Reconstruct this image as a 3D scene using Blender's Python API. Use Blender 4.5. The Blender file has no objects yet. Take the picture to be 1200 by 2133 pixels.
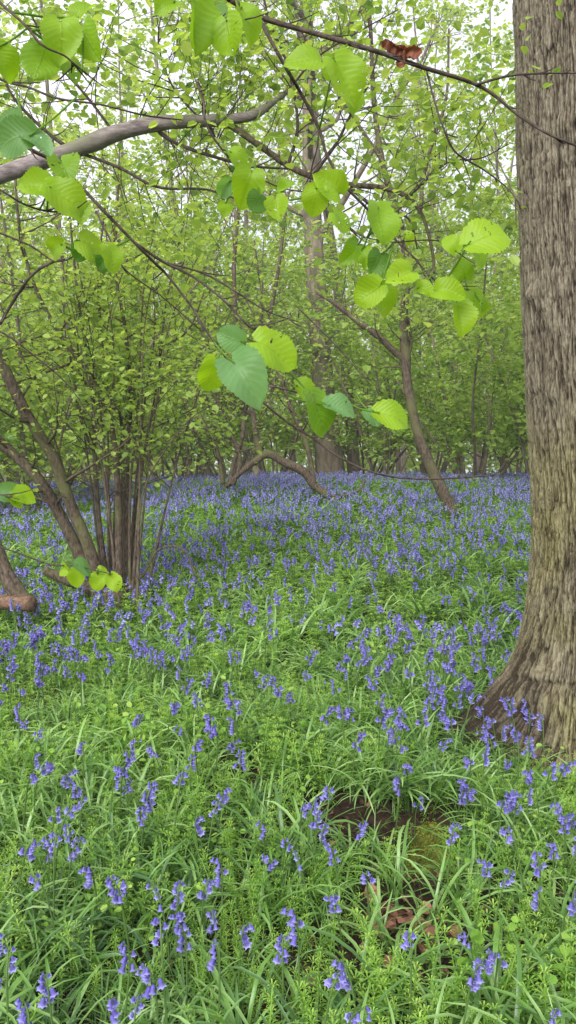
import bpy, math, random
import numpy as np
from mathutils import Vector
C = bpy.context.scene.collection
SC = bpy.context.scene
R = math.radians
rng = np.random.default_rng(7)
random.seed(7)

# ------------------------------------------------------------------ camera
CAM_Z, FPX, HOR = 1.45, 1642.0, 940.0
PITCH = math.atan((1066.5 - HOR) / FPX)
cam_d = bpy.data.cameras.new('camera')
cam = bpy.data.objects.new('camera', cam_d); C.objects.link(cam)
cam_d.sensor_fit = 'VERTICAL'; cam_d.sensor_height = 36.0
cam_d.lens = 36.0 * FPX / 2133.0
cam_d.clip_start = 0.05; cam_d.clip_end = 1000
cam.location = (0, 0, CAM_Z); cam.rotation_euler = (math.pi/2 - PITCH, 0, 0)
SC.camera = cam
SC.render.resolution_x = 576; SC.render.resolution_y = 1024

# ------------------------------------------------------------------ light
w = bpy.data.worlds.new('World'); SC.world = w; w.use_nodes = True
nt = w.node_tree; nt.nodes.clear()
SUN_EL, SUN_ROT = R(38), R(205)
sky = nt.nodes.new('ShaderNodeTexSky'); sky.sky_type = 'NISHITA'; sky.sun_disc = False
sky.sun_elevation = SUN_EL; sky.sun_rotation = SUN_ROT; sky.air_density = 1.0; sky.dust_density = 3.0
tc = nt.nodes.new('ShaderNodeTexCoord')
nz = nt.nodes.new('ShaderNodeTexNoise'); nz.inputs['Scale'].default_value = 2.2; nz.inputs['Detail'].default_value = 6
rp = nt.nodes.new('ShaderNodeValToRGB')
rp.color_ramp.elements[0].position = 0.3; rp.color_ramp.elements[0].color = (0.58, 0.61, 0.70, 1)
rp.color_ramp.elements[1].position = 0.7; rp.color_ramp.elements[1].color = (0.95, 0.96, 1, 1)
ml = nt.nodes.new('ShaderNodeVectorMath'); ml.operation = 'SCALE'; ml.inputs['Scale'].default_value = 10.5
mx = nt.nodes.new('ShaderNodeMix'); mx.data_type = 'RGBA'; mx.inputs[0].default_value = 0.9
bg = nt.nodes.new('ShaderNodeBackground'); bg.inputs['Strength'].default_value = 0.075
wo = nt.nodes.new('ShaderNodeOutputWorld')
nt.links.new(tc.outputs['Generated'], nz.inputs['Vector']); nt.links.new(nz.outputs['Fac'], rp.inputs['Fac'])
nt.links.new(rp.outputs['Color'], ml.inputs[0])
nt.links.new(sky.outputs['Color'], mx.inputs[6]); nt.links.new(ml.outputs['Vector'], mx.inputs[7])
nt.links.new(mx.outputs[2], bg.inputs['Color']); nt.links.new(bg.outputs['Background'], wo.inputs['Surface'])
sd = bpy.data.lights.new('sun', 'SUN'); sd.energy = 2.6; sd.angle = R(50); sd.color = (1, 0.98, 0.95)
sun = bpy.data.objects.new('sun', sd); C.objects.link(sun)
_sv = Vector((math.sin(SUN_ROT)*math.cos(SUN_EL), math.cos(SUN_ROT)*math.cos(SUN_EL), math.sin(SUN_EL)))
sun.rotation_euler = _sv.to_track_quat('Z', 'Y').to_euler(); sun.location = _sv*30
vs = SC.view_settings; vs.view_transform = 'Standard'; vs.look = 'None'; vs.gamma = 1; vs.exposure = 1.15
cy = SC.cycles
cy.max_bounces = 6; cy.diffuse_bounces = 4; cy.glossy_bounces = 2; cy.transmission_bounces = 4; cy.transparent_max_bounces = 4
cy.sample_clamp_indirect = 6

# ------------------------------------------------------------------ helpers
def ray(px, py):
    x = (px - 600) / FPX; v = (1066.5 - py) / FPX
    return np.array([x, math.cos(PITCH) + v*math.sin(PITCH), -math.sin(PITCH) + v*math.cos(PITCH)])
def at(px, py, d):
    r = ray(px, py); return np.array([0, 0, CAM_Z]) + r * (d / r[1])
def hsh(i, j, k, s):
    n = (i*374761393 + j*668265263 + k*2147483647 + s*1274126177) & 0xffffffff
    n = ((n ^ (n >> 13)) * 1274126177) & 0xffffffff
    n = ((n ^ (n >> 16)) * 2246822519) & 0xffffffff
    return ((n ^ (n >> 15)) & 0xffffff) / float(0xffffff)
def vn(p, s=0):
    p = np.asarray(p, float); f = np.floor(p); i = f.astype(np.int64); t = p - f; t = t*t*(3-2*t)
    o = 0
    for a in (0, 1):
        for b in (0, 1):
            for c in (0, 1):
                wt = (t[..., 0] if a else 1-t[..., 0])*(t[..., 1] if b else 1-t[..., 1])*(t[..., 2] if c else 1-t[..., 2])
                o = o + wt*hsh(i[..., 0]+a, i[..., 1]+b, i[..., 2]+c, s)
    return o*2-1
def fbm(p, s=0, o=4):
    r = 0; a = 1; p = np.asarray(p, float)
    for k in range(o):
        r = r + a*vn(p*2**k + 17*k, s+k); a *= 0.5
    return r/1.8
def noise2(x, y, sc, s=0, o=3):
    x = np.asarray(x, float); y = np.asarray(y, float)
    return fbm(np.stack([x*sc+100, y*sc+100, np.zeros_like(x)+0.5], -1), s, o)

HX, HY = 0.47, 2.72      # bare hollow
_yy = [-200, 0, 2, 3.3, 6, 9, 12, 15, 25, 60, 300]
_zz = [-3, 0, 0, .08, .28, .56, .79, .79, .4, -.8, -8]
_sm_y = np.linspace(-20, 60, 801); _k = np.exp(-(np.arange(-12, 13)/6.)**2); _k /= _k.sum()
_sm_z = np.convolve(np.pad(np.interp(_sm_y, _yy, _zz), 12, 'edge'), _k, 'valid')
def gh(x, y):
    x = np.asarray(x, float); y = np.asarray(y, float)
    z = np.where((y > -19) & (y < 59), np.interp(y, _sm_y, _sm_z), np.interp(y, _yy, _zz))
    z = z - 0.055*np.clip(-x-0.8, 0, 8)*np.clip((y-5)/5, 0, 1)*np.clip((60-y)/30, 0, 1)
    z = z + 0.035*noise2(x, y, 0.9, 3) * np.clip((y+3)/3, 0, 1) + 0.012*noise2(x, y, 5, 5)
    z = z - 0.24*np.exp(-(((x-HX)/0.15)**4 + ((y-HY)/0.14)**4))
    z = z + 0.05*np.exp(-(((x-HX)/0.35)**2 + ((y-HY-.28)/0.14)**2))
    z = z - 0.12*np.exp(-(((x-1.3)/0.5)**2 + ((y-3.4)/0.4)**2))
    return z

def mesh(name, V, F, tint=None, smooth=True):
    V = np.ascontiguousarray(V, dtype=np.float32); F = np.ascontiguousarray(F, dtype=np.int32)
    k = F.shape[1]; me = bpy.data.meshes.new(name)
    me.vertices.add(len(V)); me.vertices.foreach_set('co', V.ravel())
    me.loops.add(F.size); me.loops.foreach_set('vertex_index', F.ravel())
    me.polygons.add(len(F)); me.polygons.foreach_set('loop_start', np.arange(0, F.size, k, dtype=np.int32))
    me.polygons.foreach_set('use_smooth', np.full(len(F), smooth))
    if tint is not None:
        a = me.attributes.new('tint', 'FLOAT', 'POINT'); a.data.foreach_set('value', np.ascontiguousarray(tint, dtype=np.float32))
    me.update(calc_edges=True); me.validate()
    return me
def obj(name, me, mat, parent=None):
    o = bpy.data.objects.new(name, me); C.objects.link(o)
    if mat is not None and not me.materials: me.materials.append(mat)
    if parent is not None: o.parent = parent
    return o
def tag(o, label=None, cat=None, group=None, kind=None):
    if label: o['label'] = label
    if cat: o['category'] = cat
    if group: o['group'] = group
    if kind: o['kind'] = kind
    return o
def thing(name, label, cat, loc=(0, 0, 0), group=None):
    o = bpy.data.objects.new(name, None); C.objects.link(o); o.location = loc; o.empty_display_size = 0.1
    return tag(o, label, cat, group)
def dup(root, name=None):
    r = root.copy(); C.objects.link(r)
    for ch in root.children:
        c = ch.copy(); C.objects.link(c); c.parent = r
        for g in ch.children:
            d = g.copy(); C.objects.link(d); d.parent = c
    return r
class MB:
    def __init__(s): s.V = []; s.F = []; s.T = []; s.n = 0
    def add(s, V, F, t=0.5):
        s.V.append(V); s.F.append(F + s.n); s.n += len(V)
        s.T.append(np.full(len(V), t) if np.isscalar(t) else t)
    def mesh(s, name, off=(0, 0, 0), smooth=True):
        return mesh(name, np.concatenate(s.V) - np.array(off), np.concatenate(s.F), np.concatenate(s.T), smooth)
def spline(P, n):
    P = np.asarray(P, float)
    if len(P) < 3:
        t = np.linspace(0, 1, n)[:, None]; return P[0]*(1-t)+P[-1]*t
    Q = np.vstack([2*P[0]-P[1], P, 2*P[-1]-P[-2]]); m = len(P)-1
    u = np.linspace(0, m, n); i = np.minimum(u.astype(int), m-1); t = (u-i)[:, None]
    a, b, c, d = Q[i], Q[i+1], Q[i+2], Q[i+3]
    return 0.5*((2*b)+(c-a)*t+(2*a-5*b+4*c-d)*t*t+(3*b-a-3*c+d)*t**3)
def tube(mb, P, rad, sides=6, n=None, rough=0.0, t=0.5, seed=0, capped=True):
    P = np.asarray(P, float)
    n = n or max(3, 4*len(P)); Q = spline(P, n)
    r = np.interp(np.linspace(0, 1, n), np.linspace(0, 1, len(rad)), rad)
    T = np.gradient(Q, axis=0); T /= np.linalg.norm(T, axis=1)[:, None] + 1e-9
    ref = np.array([0.31, 0.9, 0.2]) if abs(T[0] @ np.array([0.31, 0.9, 0.2])) < 0.85 else np.array([1, 0, 0.1])
    A = np.cross(T, ref); A /= np.linalg.norm(A, axis=1)[:, None]+1e-9; B = np.cross(T, A)
    if capped:
        Q = np.vstack([Q[:1], Q, Q[-1:]]); A = np.vstack([A[:1], A, A[-1:]]); B = np.vstack([B[:1], B, B[-1:]]); r = np.r_[0.0001, r, 0.0001]; n += 2
    th = np.arange(sides)*2*math.pi/sides
    dirs = A[:, None, :]*np.cos(th)[None, :, None] + B[:, None, :]*np.sin(th)[None, :, None]
    rr = r[:, None]*np.ones(sides)[None, :]
    V = Q[:, None, :] + dirs*rr[..., None]
    if rough:
        rr = rr*(1+rough*fbm(V*np.array([14, 14, 5])*1.0+seed, seed, 3)); V = Q[:, None, :] + dirs*rr[..., None]
    i = np.arange(n-1)[:, None]*sides; j = np.arange(sides)[None, :]; j2 = (j+1) % sides
    F = np.stack([i+j, i+j2, i+sides+j2, i+sides+j], -1).reshape(-1, 4)
    mb.add(V.reshape(-1, 3), F, t)
def replicate(mb, tv, tf, tt, pos, yaw, scale, tilt=None, tdir=None, tintj=None):
    """copy template (verts, faces, tint) to many places, vectorised"""
    N = len(pos); c, s = np.cos(yaw), np.sin(yaw)
    v = tv[None]*scale[:, None, None]
    x = v[..., 0]*c[:, None]-v[..., 1]*s[:, None]; y = v[..., 0]*s[:, None]+v[..., 1]*c[:, None]; z = v[..., 2].copy()
    if tilt is not None:
        x = x + z*(tilt*np.cos(tdir))[:, None]; y = y + z*(tilt*np.sin(tdir))[:, None]
    V = np.stack([x, y, z], -1)+pos[:, None, :]
    F = tf[None]+(np.arange(N)*len(tv))[:, None, None]
    T = np.broadcast_to(tt[None], (N, len(tv)))
    if tintj is not None: T = T+tintj[:, None]
    mb.add(V.reshape(-1, 3), F.reshape(-1, tf.shape[1]), T.reshape(-1))

# ------------------------------------------------------------------ materials
def newmat(name):
    m = bpy.data.materials.new(name); m.use_nodes = True; m.node_tree.nodes.clear(); return m, m.node_tree
def leafmat(name, cols, pos=None, trans=0.4, tcol=1.6, rough=0.5, nscale=1.2, namt=0.3, spec=0.3, veins=False):
    m, t = newmat(name); N = t.nodes.new; L = t.links.new
    at_ = N('ShaderNodeAttribute'); at_.attribute_name = 'tint'
    tcn = N('ShaderNodeTexCoord'); no = N('ShaderNodeTexNoise'); no.inputs['Scale'].default_value = nscale; no.inputs['Detail'].default_value = 3
    L(tcn.outputs['Object'], no.inputs['Vector'])
    s1 = N('ShaderNodeMath'); s1.operation = 'SUBTRACT'; L(no.outputs['Fac'], s1.inputs[0]); s1.inputs[1].default_value = 0.5
    s2 = N('ShaderNodeMath'); s2.operation = 'MULTIPLY_ADD'; L(s1.outputs[0], s2.inputs[0]); s2.inputs[1].default_value = namt*2; L(at_.outputs['Fac'], s2.inputs[2])
    cr = N('ShaderNodeValToRGB'); e = cr.color_ramp.elements
    pos = pos or [i/(len(cols)-1) for i in range(len(cols))]
    while len(e) < len(cols): e.new(0.5)
    for k, (p, c) in enumerate(zip(pos, cols)): e[k].position = p; e[k].color = (*c, 1)
    L(s2.outputs[0], cr.inputs['Fac'])
    pb = N('ShaderNodeBsdfPrincipled'); pb.inputs['Roughness'].default_value = rough; pb.inputs['Specular IOR Level'].default_value = spec
    L(cr.outputs['Color'], pb.inputs['Base Color'])
    tr = N('ShaderNodeBsdfTranslucent'); g = N('ShaderNodeMix'); g.data_type = 'RGBA'; g.blend_type = 'MULTIPLY'; g.inputs[0].default_value = 1
    L(cr.outputs['Color'], g.inputs[6]); g.inputs[7].default_value = (tcol*1.05, tcol, tcol*0.55, 1)
    L(g.outputs[2], tr.inputs['Color'])
    ms = N('ShaderNodeMixShader'); ms.inputs[0].default_value = trans; L(pb.outputs[0], ms.inputs[1]); L(tr.outputs[0], ms.inputs[2])
    out = N('ShaderNodeOutputMaterial'); L(ms.outputs[0], out.inputs['Surface'])
    return m
def barkmat(name, c1, c2, scale=(30, 30, 6), bump=0.5, moss=None, spec=0.15):
    m, t = newmat(name); N = t.nodes.new; L = t.links.new
    tcn = N('ShaderNodeTexCoord'); mp = N('ShaderNodeMapping'); mp.inputs['Scale'].default_value = scale
    L(tcn.outputs['Object'], mp.inputs['Vector'])
    no = N('ShaderNodeTexNoise'); no.inputs['Scale'].default_value = 1; no.inputs['Detail'].default_value = 6; no.inputs['Roughness'].default_value = 0.65
    L(mp.outputs[0], no.inputs['Vector'])
    n2 = N('ShaderNodeTexNoise'); n2.inputs['Scale'].default_value = 3.0; n2.inputs['Detail'].default_value = 4; L(tcn.outputs['Object'], n2.inputs['Vector'])
    cr = N('ShaderNodeValToRGB'); cr.color_ramp.elements[0].position = 0.35; cr.color_ramp.elements[1].position = 0.65
    cr.color_ramp.elements[0].color = (*c1, 1); cr.color_ramp.elements[1].color = (*c2, 1); L(no.outputs['Fac'], cr.inputs['Fac'])
    col = cr.outputs['Color']
    if moss:
        r2 = N('ShaderNodeValToRGB'); r2.color_ramp.elements[0].position = 0.48; r2.color_ramp.elements[1].position = 0.68; L(n2.outputs['Fac'], r2.inputs['Fac'])
        r2.color_ramp.elements[1].color = (0.75, 0.75, 0.75, 1)
        mm = N('ShaderNodeMix'); mm.data_type = 'RGBA'; L(r2.outputs['Color'], mm.inputs[0]); L(col, mm.inputs[6]); mm.inputs[7].default_value = (*moss, 1); col = mm.outputs[2]
    pb = N('ShaderNodeBsdfPrincipled'); pb.inputs['Roughness'].default_value = 0.85; pb.inputs['Specular IOR Level'].default_value = spec
    L(col, pb.inputs['Base Color'])
    bp = N('ShaderNodeBump'); bp.inputs['Strength'].default_value = bump; bp.inputs['Distance'].default_value = 0.01; L(no.outputs['Fac'], bp.inputs['Height']); L(bp.outputs[0], pb.inputs['Normal'])
    out = N('ShaderNodeOutputMaterial'); L(pb.outputs[0], out.inputs['Surface'])
    return m
M = {}
M['hazel_bark'] = barkmat('hazel_bark', (0.035, 0.024, 0.018), (0.17, 0.13, 0.095), (60, 60, 22), 0.9, (0.15, 0.155, 0.06))
M['limb_bark'] = barkmat('limb_bark', (0.10, 0.08, 0.075), (0.33, 0.28, 0.27), (12, 45, 45), 0.35, (0.17, 0.17, 0.11))
M['twig_bark'] = barkmat('twig_bark', (0.030, 0.022, 0.018), (0.10, 0.075, 0.06), (60, 60, 60), 0.3)
M['far_bark'] = barkmat('far_bark', (0.10, 0.08, 0.06), (0.27, 0.22, 0.165), (14, 14, 4), 0.5, (0.10, 0.10, 0.05))
M['pale_bark'] = barkmat('pale_bark', (0.10, 0.08, 0.062), (0.26, 0.22, 0.175), (14, 14, 4), 0.4, (0.14, 0.15, 0.07))
M['cut_wood'] = barkmat('cut_wood', (0.07, 0.04, 0.028), (0.24, 0.15, 0.10), (12, 40, 40), 0.7)
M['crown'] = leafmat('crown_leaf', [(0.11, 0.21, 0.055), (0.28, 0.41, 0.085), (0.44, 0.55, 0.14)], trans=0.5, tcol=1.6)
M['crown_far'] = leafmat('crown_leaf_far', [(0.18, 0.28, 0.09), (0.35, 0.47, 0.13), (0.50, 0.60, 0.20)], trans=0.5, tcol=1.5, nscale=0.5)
M['near_leaf'] = leafmat('near_leaf', [(0.18, 0.34, 0.13), (0.08, 0.19, 0.02), (0.21, 0.37, 0.015), (0.32, 0.48, 0.02)], pos=[0, 0.3, 0.6, 1], trans=0.5, tcol=1.5, rough=0.42, nscale=12, namt=0.2, spec=0.35)  # first ramp colour: bluish sky sheen put into the leaf colour
M['litter'] = leafmat('litter', [(0.035, 0.02, 0.012), (0.11, 0.06, 0.035), (0.33, 0.15, 0.10)], trans=0.1, tcol=1.2, rough=0.7, nscale=6)
M['dead_leaf'] = leafmat('dead_leaf', [(0.10, 0.03, 0.015), (0.28, 0.10, 0.05), (0.40, 0.24, 0.14)], trans=0.25, tcol=1.2, rough=0.6, nscale=6)
M['strap'] = leafmat('strap_leaf', [(0.035, 0.095, 0.03), (0.14, 0.29, 0.05), (0.36, 0.53, 0.20)], trans=0.3, tcol=1.5, rough=0.3, nscale=2.2, namt=0.4, spec=0.7)  # palest ramp colour paints highlights onto the blades
M['weed'] = leafmat('weed_leaf', [(0.075, 0.19, 0.03), (0.22, 0.40, 0.055), (0.41, 0.57, 0.12)], trans=0.4, tcol=1.5, rough=0.5, nscale=1.6, namt=0.25)
M['bell'] = leafmat('bell_petal', [(0.065, 0.048, 0.29), (0.145, 0.12, 0.44), (0.36, 0.35, 0.70)], trans=0.25, tcol=1.3, rough=0.5, nscale=8, namt=0.2)
def add_veins(m):
    t = m.node_tree; N = t.nodes.new; L = t.links.new
    a = N('ShaderNodeAttribute'); a.attribute_name = 'vq'; b_ = N('ShaderNodeAttribute'); b_.attribute_name = 'av'
    s1 = N('ShaderNodeMath'); s1.operation = 'MULTIPLY'; L(a.outputs['Fac'], s1.inputs[0]); s1.inputs[1].default_value = 8.0
    pp = N('ShaderNodeMath'); pp.operation = 'PINGPONG'; L(s1.outputs[0], pp.inputs[0]); pp.inputs[1].default_value = 0.5
    mr = N('ShaderNodeMapRange'); L(pp.outputs[0], mr.inputs['Value']); mr.inputs['From Min'].default_value = 0.0; mr.inputs['From Max'].default_value = 0.13; mr.inputs['To Min'].default_value = 1; mr.inputs['To Max'].default_value = 0
    m2 = N('ShaderNodeMapRange'); L(b_.outputs['Fac'], m2.inputs['Value']); m2.inputs['From Max'].default_value = 0.07; m2.inputs['To Min'].default_value = 1; m2.inputs['To Max'].default_value = 0
    mx_ = N('ShaderNodeMath'); mx_.operation = 'MAXIMUM'; L(mr.outputs[0], mx_.inputs[0]); L(m2.outputs[0], mx_.inputs[1])
    cr = next(n for n in t.nodes if n.type == 'VALTORGB'); fa = cr.inputs['Fac'].links[0].from_socket
    w_ = N('ShaderNodeMath'); w_.operation = 'MULTIPLY_ADD'; L(mx_.outputs[0], w_.inputs[0]); w_.inputs[1].default_value = -0.07; L(fa, w_.inputs[2]); L(w_.outputs[0], cr.inputs['Fac'])
    hp = N('ShaderNodeMath'); hp.operation = 'SUBTRACT'; L(pp.outputs[0], hp.inputs[0]); L(m2.outputs[0], hp.inputs[1])
    bp = N('ShaderNodeBump'); bp.inputs['Strength'].default_value = 0.3; bp.inputs['Distance'].default_value = 0.002; L(hp.outputs[0], bp.inputs['Height'])
    for n in t.nodes:
        if n.type in ('BSDF_PRINCIPLED', 'BSDF_TRANSLUCENT'): L(bp.outputs[0], n.inputs['Normal'])
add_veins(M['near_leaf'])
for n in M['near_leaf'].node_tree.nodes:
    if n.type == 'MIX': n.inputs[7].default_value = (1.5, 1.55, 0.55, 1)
# translucent tint of petals should stay blue
for n in M['bell'].node_tree.nodes:
    if n.type == 'MIX': n.inputs[7].default_value = (1.2, 1.1, 1.25, 1)
M['stalk'] = leafmat('stalk', [(0.06, 0.12, 0.03), (0.12, 0.20, 0.05)], trans=0.1, rough=0.4)
M['moss'] = leafmat('moss', [(0.06, 0.07, 0.01), (0.16, 0.18, 0.02), (0.26, 0.27, 0.04)], trans=0.15, rough=0.8, nscale=20, namt=0.5)
m, t = newmat('woodland_soil'); N = t.nodes.new; L = t.links.new
tcn = N('ShaderNodeTexCoord'); no = N('ShaderNodeTexNoise'); no.inputs['Scale'].default_value = 22; no.inputs['Detail'].default_value = 8; no.inputs['Roughness'].default_value = 0.7
L(tcn.outputs['Object'], no.inputs['Vector'])
cr = N('ShaderNodeValToRGB'); e = cr.color_ramp.elements; e[0].position = 0.35; e[0].color = (0.014, 0.009, 0.006, 1); e[1].position = 0.7; e[1].color = (0.075, 0.048, 0.032, 1)
L(no.outputs['Fac'], cr.inputs['Fac'])
pb = N('ShaderNodeBsdfPrincipled'); pb.inputs['Roughness'].default_value = 0.95; pb.inputs['Specular IOR Level'].default_value = 0.1
bp = N('ShaderNodeBump'); bp.inputs['Strength'].default_value = 1; bp.inputs['Distance'].default_value = 0.02
L(no.outputs['Fac'], bp.inputs['Height']); L(bp.outputs[0], pb.inputs['Normal']); L(cr.outputs['Color'], pb.inputs['Base Color'])
out = N('ShaderNodeOutputMaterial'); L(pb.outputs[0], out.inputs['Surface']); M['soil'] = m
# oak bark: cavity depth is stored per vertex, fine grain from noise
m, t = newmat('oak_bark'); N = t.nodes.new; L = t.links.new
at_ = N('ShaderNodeAttribute'); at_.attribute_name = 'tint'
tcn = N('ShaderNodeTexCoord'); mp = N('ShaderNodeMapping'); mp.inputs['Scale'].default_value = (150, 150, 42); L(tcn.outputs['Object'], mp.inputs['Vector'])
no = N('ShaderNodeTexNoise'); no.inputs['Scale'].default_value = 1; no.inputs['Detail'].default_value = 6; no.inputs['Roughness'].default_value = 0.7; L(mp.outputs[0], no.inputs['Vector'])
ad = N('ShaderNodeMath'); ad.operation = 'MULTIPLY_ADD'; L(no.outputs['Fac'], ad.inputs[0]); ad.inputs[1].default_value = 1.25; L(at_.outputs['Fac'], ad.inputs[2])
cr = N('ShaderNodeValToRGB'); e = cr.color_ramp.elements; e.new(0.5); e.new(0.8)
for k, (p, c) in enumerate([(0.12, (0.045, 0.034, 0.024)), (0.42, (0.135, 0.112, 0.078)), (0.72, (0.235, 0.202, 0.142)), (1.0, (0.35, 0.31, 0.225))]):
    e[k].position = min(p, 1); e[k].color = (*c, 1)
L(ad.outputs[0], cr.inputs['Fac'])
n2 = N('ShaderNodeTexNoise'); n2.inputs['Scale'].default_value = 1.6; n2.inputs['Detail'].default_value = 5; L(tcn.outputs['Object'], n2.inputs['Vector'])
sx = N('ShaderNodeSeparateXYZ'); L(tcn.outputs['Object'], sx.inputs[0])
mr = N('ShaderNodeMapRange'); L(sx.outputs['Z'], mr.inputs['Value']); mr.inputs['From Min'].default_value = 1.9; mr.inputs['From Max'].default_value = 0.9; mr.inputs['To Min'].default_value = 0.0; mr.inputs['To Max'].default_value = 1
m2 = N('ShaderNodeMapRange'); L(n2.outputs['Fac'], m2.inputs['Value']); m2.inputs['From Min'].default_value = 0.36; m2.inputs['From Max'].default_value = 0.6; m2.inputs['To Max'].default_value = 0.8
mu = N('ShaderNodeMath'); mu.operation = 'MULTIPLY'; L(mr.outputs[0], mu.inputs[0]); L(m2.outputs[0], mu.inputs[1])
mm = N('ShaderNodeMix'); mm.data_type = 'RGBA'; L(mu.outputs[0], mm.inputs[0]); L(cr.outputs['Color'], mm.inputs[6]); mm.inputs[7].default_value = (1.12, 1.2, 0.62, 1)
mm.blend_type = 'MULTIPLY'
pb = N('ShaderNodeBsdfPrincipled'); pb.inputs['Roughness'].default_value = 0.9; pb.inputs['Specular IOR Level'].default_value = 0.12; L(mm.outputs[2], pb.inputs['Base Color'])
bp = N('ShaderNodeBump'); bp.inputs['Strength'].default_value = 1.0; bp.inputs['Distance'].default_value = 0.016; L(no.outputs['Fac'], bp.inputs['Height']); L(bp.outputs[0], pb.inputs['Normal'])
out = N('ShaderNodeOutputMaterial'); L(pb.outputs[0], out.inputs['Surface']); M['oak_bark'] = m

# ------------------------------------------------------------------ ground
xs = np.r_[-300, -150, -80, -50, np.arange(-30, -8, 1.0), np.arange(-8, -2, 0.25), np.arange(-2, 2, 0.035), np.arange(2, 8, 0.25), np.arange(8, 31, 1.0), 50, 80, 150, 300]
ys = np.r_[-60, -20, np.arange(-8, 0.8, 0.8), np.arange(0.9, 4.2, 0.035), np.arange(4.2, 16, 0.2), np.arange(16, 60, 2.0), 80, 120, 200, 300]
X, Y = np.meshgrid(xs, ys); Z = gh(X, Y); nx = len(xs); ny = len(ys)
i = np.arange(ny-1)[:, None]*nx+np.arange(nx-1)[None, :]
F = np.stack([i, i+1, i+nx+1, i+nx], -1).reshape(-1, 4)
g = obj('ground', mesh('ground', np.stack([X, Y, Z], -1).reshape(-1, 3), F), M['soil']); tag(g, kind='structure')

# ------------------------------------------------------------------ leaf scatter for crowns
def leaves(mb, P, size, tilt=0.42, tj=0.5, tvar=0.22, r=None, droop=0.3):
    r = r or rng; N_ = len(P)
    yaw = r.uniform(0, 2*math.pi, N_); s = size*r.uniform(0.6, 1.25, N_)
    d = np.stack([np.cos(yaw), np.sin(yaw), -droop+r.normal(0, tilt, N_)], -1); d /= np.linalg.norm(d, axis=1)[:, None]
    up = np.stack([r.normal(0, tilt, N_), r.normal(0, tilt, N_), np.ones(N_)], -1)
    sd_ = np.cross(d, up); sd_ /= np.linalg.norm(sd_, axis=1)[:, None]+1e-9; n = np.cross(sd_, d)
    # six points folded along the midrib: base, tip, two sides each
    T_ = np.array([[0, 0, 0], [1, 0, -.06], [.28, .40, .10], [.75, .36, .08], [.28, -.40, .10], [.75, -.36, .08]])
    V = P[:, None, :] + (T_[None, :, 0, None]*d[:, None]+T_[None, :, 1, None]*sd_[:, None]+T_[None, :, 2, None]*n[:, None])*s[:, None, None]
    F = (np.array([[0, 1, 3, 2], [0, 4, 5, 1]])[None]+(np.arange(N_)*6)[:, None, None]).reshape(-1, 4)
    tt = np.repeat(np.clip(tj+r.normal(0, tvar, N_), 0, 1), 6)
    mb.add(V.reshape(-1, 3), F, tt)
def unit(v): return v/(np.linalg.norm(v)+1e-9)
def curvy(p0, d0, L_, n, bend, up, r):
    P = [np.array(p0, float)]; d = unit(np.array(d0, float))
    for k in range(n):
        d = unit(d+np.array([r.normal(0, bend), r.normal(0, bend), r.normal(0, bend)*.7+up])); P.append(P[-1]+d*L_/n)
    return np.array(P)
def branch_out(mb, P, r, n1, l1, n2, l2, rad, t0=0.25, step=0.05, upb=0.06, LP=None, sides2=3):
    """side branches and twigs along a polyline; collects leaf points"""
    Q = spline(P, 40)
    for k in range(n1):
        t = t0+(1-t0)*(k+r.uniform(0, 1))/n1; i = min(int(t*39), 38); p = Q[i]; ax = unit(Q[i+1]-Q[i])
        out = unit(np.cross(ax, r.normal(0, 1, 3))); d = unit(out+ax*r.uniform(.1, .7)+np.array([0, 0, .1]))
        L1 = l1*r.uniform(.5, 1.2)*(1.15-0.6*t); B = curvy(p, d, L1, 5, .16, upb, r)
        tube(mb, B, [rad*(1-.6*t), rad*.2], sides2+1, 7, t=.5)
        BQ = spline(B, 16)
        for j in range(n2):
            u = 0.2+0.8*(j+r.uniform(0, 1))/n2; ii = min(int(u*15), 14); ax2 = unit(BQ[ii+1]-BQ[ii])
            d2 = unit(ax2+unit(np.cross(ax2, r.normal(0, 1, 3)))*.9+np.array([0, 0, -.02]))
            L2 = l2*r.uniform(.5, 1.2); W = curvy(BQ[ii], d2, L2, 3, .18, 0, r)
            tube(mb, W, [rad*.22, rad*.1], 3, 4, t=.5, capped=False)
            if LP is not None: LP.append(spline(W, max(3, int(L2/step)))[1:]+r.normal(0, .006, 3))
        if LP is not None: LP.append(spline(B, max(3, int(L1/step/1.5)))[2:])

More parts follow.
